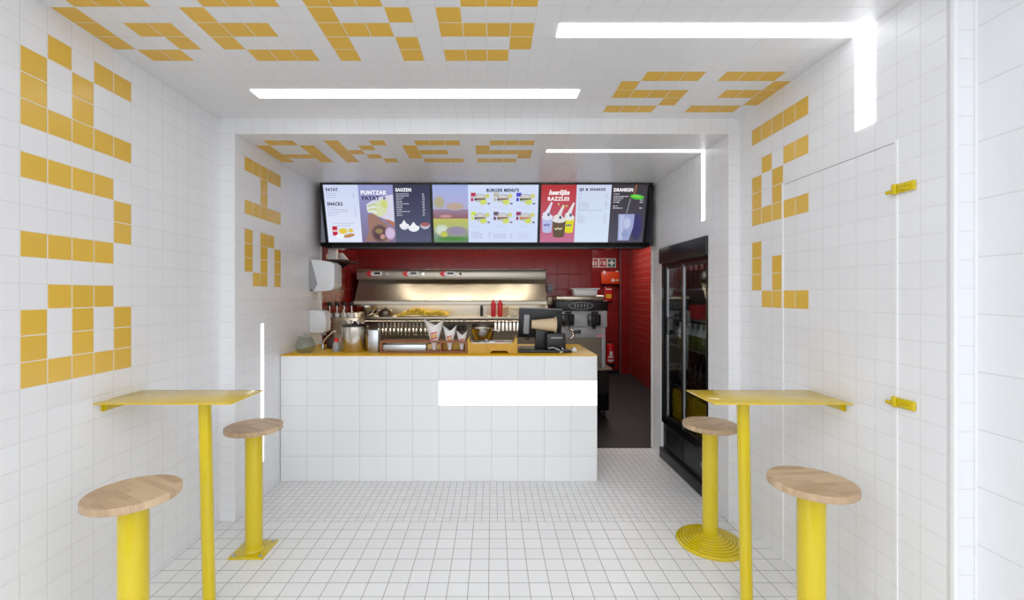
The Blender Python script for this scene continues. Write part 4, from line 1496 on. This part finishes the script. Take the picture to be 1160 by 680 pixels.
# steel funnel bowl behind the tray
c = (X_(546, 4.03), 4.03, CH + 0.0005)
b = B()
b.lathe([(0, 0), (0.05, 0), (0.05, 0.006), (0.02, 0.012), (0.022, 0.04), (0.05, 0.055), (0.092, 0.145), (0.100, 0.180), (0.106, 0.183), (0.100, 0.186), (0.088, 0.145), (0.045, 0.062), (0, 0.058)], c, 44)
t = thing('steel_funnel_bowl', 'deep steel bowl on a stem behind the amber tray', 'bowl', c)
obj('bowl', b, M['chrome'], t)
b = B()
b.tube([(c[0] + 0.098, 4.03, c[2] + 0.165), (c[0] + 0.13, 4.02, c[2] + 0.17), (c[0] + 0.155, 4.02, c[2] + 0.15)], 0.006, 8)
obj('handle', b, M['chrome'], t)
bowl('wide steel bowl standing behind the deep stemmed bowl', (X_(547, 4.262), 4.262, CH + 0.0005), 0.112, 0.20, mat=M['dark_steel'])

# register
t = thing('cash_register', 'black point of sale terminal seen from behind on the counter', 'register', (X_(612, 3.9), 3.9, RB))
Yb = 3.72
b = B()
b.prism([(X_(588, Yb), 3.72), (X_(648, Yb), 3.72), (X_(640, Yb), 4.05), (X_(590, Yb), 4.05)], 0.022, Matrix.Translation((0, 0, RB)), bev=0.003)
obj('base', b, M['black'], t)
b = B()
b.prism([(X_(606, 3.86), RB + 0.022), (X_(623, 3.86), RB + 0.022), (X_(620, 3.86), Z_(368, 3.86)), (X_(607, 3.86), Z_(368, 3.86))], 0.05, Matrix(((1, 0, 0, 0), (0, 0, -1, 3.91), (0, 1, 0, 0), (0, 0, 0, 1))), bev=0.006)
obj('stand', b, M['black'], t)
mt = Matrix.Translation((X_(611.8, 3.93), 3.93, Z_(366.5, 3.93))) @ Matrix.Rotation(math.radians(2.0), 4, 'Y') @ Matrix.Rotation(math.radians(10), 4, 'X')
b = B()
b.box(-0.190, 0.190, -0.012, 0.020, -0.130, 0.130, 0.006, mtx=mt)
obj('monitor', b, M['black'], t)
b = B()
b.box(-0.186, 0.186, -0.010, 0.018, 0.1305, 0.134, 0.001, mtx=mt)
obj('monitor_edge', b, M['plastic_grey'], t)
b = B()
b.box(-0.150, -0.095, -0.055, -0.0125, -0.090, 0.085, 0.014, mtx=mt)
obj('rear_module', b, M['plastic_grey'], t)
b = B()
b.tube([mt @ Vector(p) for p in ((-0.10, -0.03, -0.08), (-0.085, -0.035, -0.115), (-0.10, -0.035, -0.14), (-0.13, -0.03, -0.13))], 0.007, 10)
obj('cable', b, M['black'], t)
b = B()
b.lathe([(0, -0.105), (0.036, -0.105), (0.060, 0.09), (0.070, 0.094), (0.072, 0.104), (0.062, 0.106), (0, 0.10)], seg=32,
        mtx=mt @ Matrix.Translation((0.022, -0.090, 0.012)) @ Matrix.Rotation(PI / 2, 4, 'Y'))
q = obj('paper_roll', b, M['beige'], t)
q['label'] = 'beige tapered roll'
t = thing('receipt_printer', 'black receipt printer standing right of the terminal stand', 'printer', (X_(630, 3.78), 3.82, RB + 0.0225))
b = B()
b.box(X_(619.5, 3.77), X_(641, 3.77), 3.77, 3.855, RB + 0.0225, Z_(378, 3.77), 0.010)
obj('body', b, M['black'], t)
b = B()
b.box(X_(624, 3.77), X_(637, 3.77), 3.766, 3.7695, Z_(383.5, 3.77), Z_(382, 3.77))
obj('paper_slot', b, M['plastic_grey'], t)
b = B()
for pts in (((621, 394.5, 3.75), (627, 394, 3.74), (633, 397, 3.73), (637, 399.5, 3.715)), ((636.5, 394, 3.755), (638, 396.5, 3.74), (637, 399.5, 3.715), (634, 400.3, 3.708))):
    b.tube([tuple(Vector((at(*p).x, p[2], max(at(*p).z, RB + (0.026 if p[2] > 3.721 else 0.006))))) for p in pts], 0.0035, 8)
single('white_cable', b, M['plastic_white'], 'white cable curling in front of the receipt printer', 'cable', tuple(at(634, 399, 3.72)))
b = B()
p = at(650, 396, 3.85)
b.prism([(-0.03, 0), (0.012, 0), (0.012, 0.03), (-0.012, 0.04), (-0.03, 0.012)], 0.05, Matrix(((1, 0, 0, p.x), (0, 0, 1, 3.78), (0, 1, 0, RB), (0, 0, 0, 1))), bev=0.004)
single('white_clip', b, M['plastic_white'], 'small white clip at the right end of the register base', 'clip', (p.x, 3.8, RB))

# ------------------------------------------------------------------ soft serve machine on its cart
YM = 5.40
cx0, cx1 = X_(640, YM) - 0.10, X_(690, YM)
CT = Z_(417, YM)
t = thing('equipment_cart', 'low black cart with steel top under the soft serve machine', 'cart', ((cx0 + cx1) / 2, YM + 0.17, 0))
b = B()
b.box(cx0, cx1, YM, YM + 0.34, 0.10, CT - 0.03, 0.006)
obj('cabinet', b, M['black_gloss'], t)
b = B()
b.box(cx0 - 0.01, cx1 + 0.035, YM - 0.02, YM + 0.34, CT - 0.029, CT, 0.004)
obj('top', b, M['steel'], t)
for x in (cx0 + 0.05, cx1 - 0.05):
    for y in (YM + 0.05, YM + 0.29):
        b = B()
        b.cyl((x - 0.014, y, 0.042), (x + 0.014, y, 0.042), 0.042, seg=24, mat=0)
        b.cyl((x - 0.016, y, 0.042), (x + 0.016, y, 0.042), 0.018, seg=18, mat=1)
        b.box(x - 0.022, x + 0.022, y - 0.02, y + 0.02, 0.086, 0.0995, 0.002, mat=1)
        obj('caster', b, [M['rubber'], M['chrome']], t)
mx0, mx1 = X_(629, YM), X_(688, YM)
MB_ = CT + 0.0005
t = thing('soft_serve_machine', 'grey twin soft serve machine with black top band and oval badge', 'machine', ((mx0 + mx1) / 2, YM + 0.15, MB_))
D2 = YM + 0.32
zA, zBb, zCc, zD = Z_(371, YM), Z_(352, YM), Z_(341, YM), Z_(335, YM)
b = B()       # lower body with open cavity
b.box(mx0 + 0.02, mx1 - 0.02, YM + 0.06, D2, MB_, zA - 0.0005, 0.003)
b.box(mx0 + 0.02, mx0 + 0.09, YM + 0.01, YM + 0.061, MB_, zA - 0.0005, 0.003)
b.box(mx1 - 0.065, mx1 - 0.02, YM + 0.01, YM + 0.061, MB_, zA - 0.0005, 0.003)
b.box(mx0 + 0.09, mx1 - 0.065, YM + 0.01, YM + 0.061, Z_(383, YM), zA - 0.0005, 0.003)
obj('lower_body', b, M['grey_panel'], t)
b = B()
b.box(mx0 + 0.092, mx1 - 0.067, YM + 0.054, YM + 0.0595, MB_ + 0.05, Z_(383.5, YM))
q = obj('drip_bay', b, M['dark_steel'], t)
b = B()
b.box(mx0 + 0.10, mx1 - 0.07, YM + 0.0, YM + 0.053, MB_ + 0.035, MB_ + 0.05, 0.003)
obj('drip_tray', b, M['chrome'], t)
b = B()
b.box(mx0, mx1, YM, D2, zA, zBb - 0.0005, 0.012)
obj('upper_body', b, M['grey_panel'], t)
b = B()
xc = (mx0 + mx1) / 2
band = [(mx0 - 0.005, D2)] + [(xc + (mx1 + 0.015 - xc) * math.sin(a) , YM + 0.03 - 0.055 * math.cos(a)) for a in [(-PI / 2 + PI * k / 16) for k in range(17)]] + [(mx1 + 0.015, D2)]
b.prism(band, zCc - zBb, Matrix.Translation((0, 0, zBb)), bev=0.003)
bandobj = obj('top_band', b, M['black'], t)
b = B()
bc = X_(657.5, YM)
zc = (zBb + zCc) / 2
n = 40
b.tube([(bc + 0.145 * math.cos(2 * PI * k / n), YM - 0.027 - 0.002, zc + 0.042 * math.sin(2 * PI * k / n)) for k in range(n + 1)], 0.004, 6)
for k, dx in enumerate((-0.075, -0.04, 0.0, 0.04, 0.075)):
    b.box(bc + dx, bc + dx + 0.012, YM - 0.031, YM - 0.0255, zc - 0.02, zc + 0.022, 0.001)
q = obj('oval_badge', b, M['plastic_grey'], bandobj)
q['label'] = 'silver oval badge'
b = B()
b.box(mx0 + 0.01, mx1 - 0.03, YM - 0.01, D2, zCc + 0.0005, zD, 0.02)
obj('top_lid', b, M['steel'], t)
for x in (642.5, 672.5):
    xx = X_(x, YM)
    b = B()
    b.box(xx - 0.078, xx + 0.078, YM - 0.05, YM - 0.0005, Z_(369, YM), Z_(356, YM), 0.014)
    d = obj('dispenser', b, M['black_gloss'], t)
    b = B()
    for dx in (-0.03, 0.0, 0.03):
        b.cyl((xx + dx, YM - 0.06, Z_(366, YM)), (xx + dx, YM - 0.06, Z_(354.5, YM)), 0.010, seg=14)
        b.ball((xx + dx, YM - 0.062, Z_(354, YM)), 0.014)
    obj('lever', b, M['black'], d)
    b = B()
    b.lathe([(0.022, 0), (0.028, 0.035), (0, 0.036)], (xx, YM - 0.028, Z_(369, YM) - 0.0355), 18)
    obj('nozzle', b, M['chrome'] if x < 650 else M['black'], d)
b = B()
b.tube([(X_(645, YM), YM - 0.03, Z_(373, YM)), (X_(648, YM), YM - 0.07, Z_(375, YM)), (X_(648.5, YM), YM - 0.08, Z_(380, YM)), (X_(645, YM), YM - 0.08, Z_(383, YM))], 0.016, 12)
obj('syrup_arm', b, M['chrome'], t)
b = B()
b.box(X_(651, YM), X_(658, YM), YM + 0.004, YM + 0.0095, Z_(378, YM), Z_(374, YM), 0.001)
obj('display', b, M['black_gloss'], t)
b = B()
b.box(X_(676, YM), X_(684, YM), YM + 0.005, YM + 0.0095, Z_(382, YM), Z_(378.5, YM))
q = obj('sticker', b, plain('pink_sticker', (214, 150, 150), 0.5), t)
t = thing('food_container', 'white plastic food container on top of the soft serve machine', 'container', (X_(662, 5.5), 5.5, zD + 0.0005))
b = B()
hx, hy, hh = 0.15, 0.09, 0.075
mt_ = []
bm = bmesh.new()
r0 = [bm.verts.new((sx * hx * .9, sy * hy * .9, 0)) for sx, sy in ((-1, -1), (1, -1), (1, 1), (-1, 1))]
r1 = [bm.verts.new((sx * hx, sy * hy, hh)) for sx, sy in ((-1, -1), (1, -1), (1, 1), (-1, 1))]
bm.faces.new(r0[::-1])
bm.faces.new(r1)
for k in range(4): bm.faces.new((r0[k], r0[(k + 1) % 4], r1[(k + 1) % 4], r1[k]))
bmesh.ops.bevel(bm, geom=bm.edges[:], offset=0.008, segments=2, affect='EDGES', profile=0.5)
b._add(bm)
obj('tub', b, M['plastic_white'], t, local=True)
b = B()
b.box(-hx - 0.018, hx + 0.018, -hy - 0.012, hy + 0.012, hh + 0.0005, hh + 0.012, 0.004)
obj('lid', b, M['plastic_white'], t, local=True)
# wall sockets and box by the hood
t = thing('wall_outlet', 'grey double outlet on the red wall right of the hood', 'outlet', (X_(623, YB), YB - 0.02, Z_(331, YB)))
b = B()
b.box(X_(619.5, YB), X_(626, YB), YB - 0.03, YB - 0.001, Z_(331, YB), Z_(322.5, YB), 0.005)
obj('plate', b, M['plastic_grey'], t)
for dx in (-0.018, 0.018):
    for dz in (-0.022, 0.022):
        b = B()
        xx, zz = X_(622.7, YB) + dx, Z_(326.7, YB) + dz
        b.cyl((xx, YB - 0.0345, zz), (xx, YB - 0.0305, zz), 0.012, seg=14)
        obj('socket', b, M['black'], t)
b = B()
b.box(X_(619.3, YB), X_(624.4, YB), YB - 0.09, YB - 0.002, Z_(345, YB), Z_(337, YB), 0.004)
b.box(X_(620, YB), X_(623.8, YB), YB - 0.094, YB - 0.09, Z_(343, YB), Z_(339, YB), 0.001)
single('paper_holder', b, M['cream'], 'cream wall box on the red tiles below the grey outlet', 'box', (X_(622, YB), YB - 0.05, Z_(345, YB)))

# ------------------------------------------------------------------ far wall: signs, first aid, extinguisher
YW = 8.599
t = thing('safety_sign', 'strip of safety signs, two red and one green cross, on the far red wall', 'sign', (X_(684, YW), YW, Z_(303, YW)))
b = B()
ztp, zbt = Z_(293, YW), Z_(303, YW)
h = ztp - zbt
x1 = X_(697.5, YW)
xs = [x1 - 3 * h * 0.97, x1 - 2 * h * 0.97, x1 - h * 0.97, x1]
b.box(xs[0], x1, YW - 0.012, YW - 0.001, zbt, ztp)
obj('plate', b, M['white_sign'], t)
for k, m in enumerate(('red_sign', 'red_sign', 'green_sign')):
    b = B()
    b.box(xs[k] + 0.012, xs[k + 1] - 0.012, YW - 0.014, YW - 0.0125, zbt + 0.012, ztp - 0.012, mat=0)
    xm, zm = (xs[k] + xs[k + 1]) / 2, (zbt + ztp) / 2
    y0, y1 = YW - 0.017, YW - 0.0145
    if k == 2:
        b.box(xm - 0.055, xm + 0.055, y0, y1, zm - 0.018, zm + 0.018, mat=1)
        b.box(xm - 0.018, xm + 0.018, y0, y1, zm + 0.018, zm + 0.055, mat=1)
        b.box(xm - 0.018, xm + 0.018, y0, y1, zm - 0.055, zm - 0.018, mat=1)
    elif k == 0:
        b.box(xm - 0.035, xm - 0.005, y0, y1, zm - 0.05, zm + 0.025, 0, mat=1)
        b.box(xm - 0.025, xm - 0.012, y0, y1, zm + 0.025, zm + 0.05, mat=1)
        b.box(xm + 0.02, xm + 0.042, y0, y1, zm - 0.05, zm + 0.03, mat=1)
    else:
        b.tube([(xm - 0.05, YW - 0.016, zm - 0.04), (xm - 0.045, YW - 0.016, zm + 0.02), (xm - 0.02, YW - 0.016, zm + 0.035), (xm, YW - 0.016, zm + 0.02), (xm, YW - 0.016, zm - 0.04)], 0.008, 6, mat=1)
        b.box(xm + 0.02, xm + 0.05, y0, y1, zm - 0.045, zm + 0.035, mat=1)
    obj('panel', b, [M[m], M['white_sign']], t)
t = thing('first_aid_kit', 'orange first aid case with white cross on the far red wall', 'first aid kit', (X_(690, YW), YW - 0.06, Z_(322, YW)))
b = B()
x0, x1, z0, z1 = X_(679.5, YW), X_(700, YW), Z_(322, YW), Z_(308, YW)
b.box(x0, x1, YW - 0.12, YW - 0.001, z0, z1, 0.015)
obj('case', b, M['orange'], t)
b = B()
zc, xc = z0 + 0.07, X_(692.5, YW)
y0, y1 = YW - 0.124, YW - 0.1205
b.box(xc - 0.035, xc + 0.035, y0, y1, zc - 0.011, zc + 0.011)
b.box(xc - 0.011, xc + 0.011, y0, y1, zc + 0.011, zc + 0.035)
b.box(xc - 0.011, xc + 0.011, y0, y1, zc - 0.035, zc - 0.011)
b.box(xc + 0.045, xc + 0.11, y0, y1, zc - 0.006, zc + 0.012)
obj('cross', b, M['white_sign'], t)
for xx in (683, 697):
    b = B()
    b.box(X_(xx, YW) - 0.018, X_(xx, YW) + 0.018, YW - 0.128, YW - 0.05, z1 - 0.055 if xx < 690 else z1 - 0.01, z1 + 0.012, 0.004)
    obj('latch', b, M['plastic_white'], t)
b = B()
x0, x1, z0, z1 = X_(684, YW), X_(693, YW), Z_(341, YW), Z_(325.5, YW)
t = thing('fire_notice_box', 'small red box with yellow label under the first aid case', 'box', ((x0 + x1) / 2, YW - 0.02, z0))
b.box(x0, x1, YW - 0.05, YW - 0.001, z0, z1, 0.006)
obj('case', b, M['red_paint'], t)
b = B()
b.box(x0 + 0.03, x1 - 0.02, YW - 0.0535, YW - 0.0505, z0 + 0.05, z0 + 0.13, mat=0)
b.box(x0 + 0.03, x1 - 0.02, YW - 0.0535, YW - 0.0505, z1 - 0.05, z1 - 0.03, mat=1)
obj('label_plate', b, [M['yellow_print'], M['white_sign']], t)
b = B()
b.cyl((x0 + 0.06, YW - 0.03, z0 - 0.12), (x0 + 0.06, YW - 0.03, z0), 0.02, seg=14)
obj('handle', b, M['black'], t)
# extinguisher hangs on the far wall
ex = X_(691, 8.5)
ez0 = Z_(415, 8.5)
t = thing('fire_extinguisher', 'red fire extinguisher hanging on the far red wall near the floor', 'fire extinguisher', (ex, 8.5, ez0))
b = B()
b.lathe([(0, 0.065), (0.083, 0.065), (0.083, 0.36), (0.070, 0.40), (0.035, 0.425), (0.025, 0.44), (0, 0.44)], (ex, 8.5, ez0), 28)
obj('cylinder', b, M['red_paint'], t)
b = B()
b.lathe([(0, 0), (0.084, 0), (0.086, 0.01), (0.086, 0.0645), (0, 0.0645)], (ex, 8.5, ez0), 28)
obj('foot_ring', b, M['black'], t)
b = B()
b.cyl((ex, 8.5, ez0 + 0.4405), (ex, 8.5, ez0 + 0.47), 0.018, seg=14)
b.box(ex - 0.05, ex + 0.03, 8.49, 8.51, ez0 + 0.47, ez0 + 0.485, 0.003)
b.tube([(ex - 0.02, 8.5, ez0 + 0.455), (ex - 0.07, 8.48, ez0 + 0.44), (ex - 0.095, 8.46, ez0 + 0.38), (ex - 0.093, 8.46, ez0 + 0.2)], 0.009, 8)
obj('valve', b, M['black'], t)
b = B()
for (za, zb, aw) in ((0.10, 0.135, 0.8), (0.17, 0.20, 0.7), (0.21, 0.29, 0.35)):
    n = 8
    for k in range(n):
        a0, a1 = -PI / 2 - aw + 2 * aw * k / n, -PI / 2 - aw + 2 * aw * (k + 1) / n
        r = 0.0842
        b.face([(ex + r * math.cos(a), 8.5 + r * math.sin(a), ez0 + z) for a, z in ((a0, za), (a1, za), (a1, zb), (a0, zb))])
q = obj('label_plate', b, M['white_sign'], t)
b = B()
b.box(ex - 0.03, ex + 0.03, 8.583, YW - 0.0005, ez0 + 0.2, ez0 + 0.4, 0.003)
obj('wall_mount', b, M['black'], t)


# ------------------------------------------------------------------ light
def area(name, loc, rot, size, energy, color=(1, 1, 1)):
    l = bpy.data.lights.new(name, 'AREA')
    l.shape = 'RECTANGLE'
    l.size, l.size_y = size
    l.energy = energy
    l.color = color
    o = bpy.data.objects.new(name, l)
    COL.objects.link(o)
    o.location = loc
    o.rotation_euler = rot
    return o


def spot(name, loc, energy, color, r=0.035):
    l = bpy.data.lights.new(name, 'POINT')
    l.energy = energy
    l.color = color
    l.shadow_soft_size = r
    o = bpy.data.objects.new(name, l)
    COL.objects.link(o)
    o.location = loc
    return o


for k, x in enumerate((-1.05, -0.5, 0.05, 0.35)):
    spot('kitchen_lamp', (x, 4.80, CEIL2 - 0.12), 4.2, (1, 0.9, 0.76), 0.03)
area('corridor_fill', (1.9, 7.2, CEIL2 - 0.02), (0, 0, 0), (0.5, 1.6), 22, (1, 0.95, 0.9))  # added unseen fill that brightens the corridor, no fitting modelled
area('passage_fill', (1.25, 4.9, CEIL2 - 0.02), (0, 0, 0), (0.5, 0.3), 3.5, (1, 0.95, 0.9))  # weak fill added over the passage beside the counter, source unseen
area('hood_fill', (-0.5, 5.33, Z_(345.5, 5.2) - 0.012), (0, 0, 0), (2.1, 0.08), 4.0, (1, 0.88, 0.7))  # added fill under the ledge to brighten the fries and red bottles
area('shelf_fill', (-0.5, 5.13, SZ - 0.042), (0, 0, 0), (2.1, 0.03), 3.0, (1, 0.9, 0.76))  # added fill below the shelf for the hanging scoops and spatulas
area('fridge_fill', (FX + 0.12, 3.69, 1.87), (0, 0, 0), (0.05, 0.7), 5.0, (0.95, 0.98, 1))  # fill added inside the cabinet so its contents show through the glass

w = bpy.data.worlds.new('World')
sc.world = w
w.use_nodes = True
nt = w.node_tree
bg = nt.nodes['Background']
bg.inputs['Color'].default_value = (0.925, 0.965, 1.04, 1)
bg.inputs['Strength'].default_value = 2.35

# ------------------------------------------------------------------ camera
cam = bpy.data.cameras.new('Camera')
cam.sensor_width = 36
cam.lens = F / 1160 * 36
cam.shift_x = (580 - VX) / 1160
cam.shift_y = -(340 - VY) / 1160
cam.clip_start = 0.05
co = bpy.data.objects.new('Camera', cam)
COL.objects.link(co)
co.location = (0, 0, EYE)
co.rotation_euler = (PI / 2, 0, 0)
sc.camera = co
sc.view_settings.view_transform = 'Standard'
sc.view_settings.look = 'None'
sc.view_settings.gamma = 1
sc.view_settings.use_curve_mapping = False
sc.view_settings.exposure = 0.0
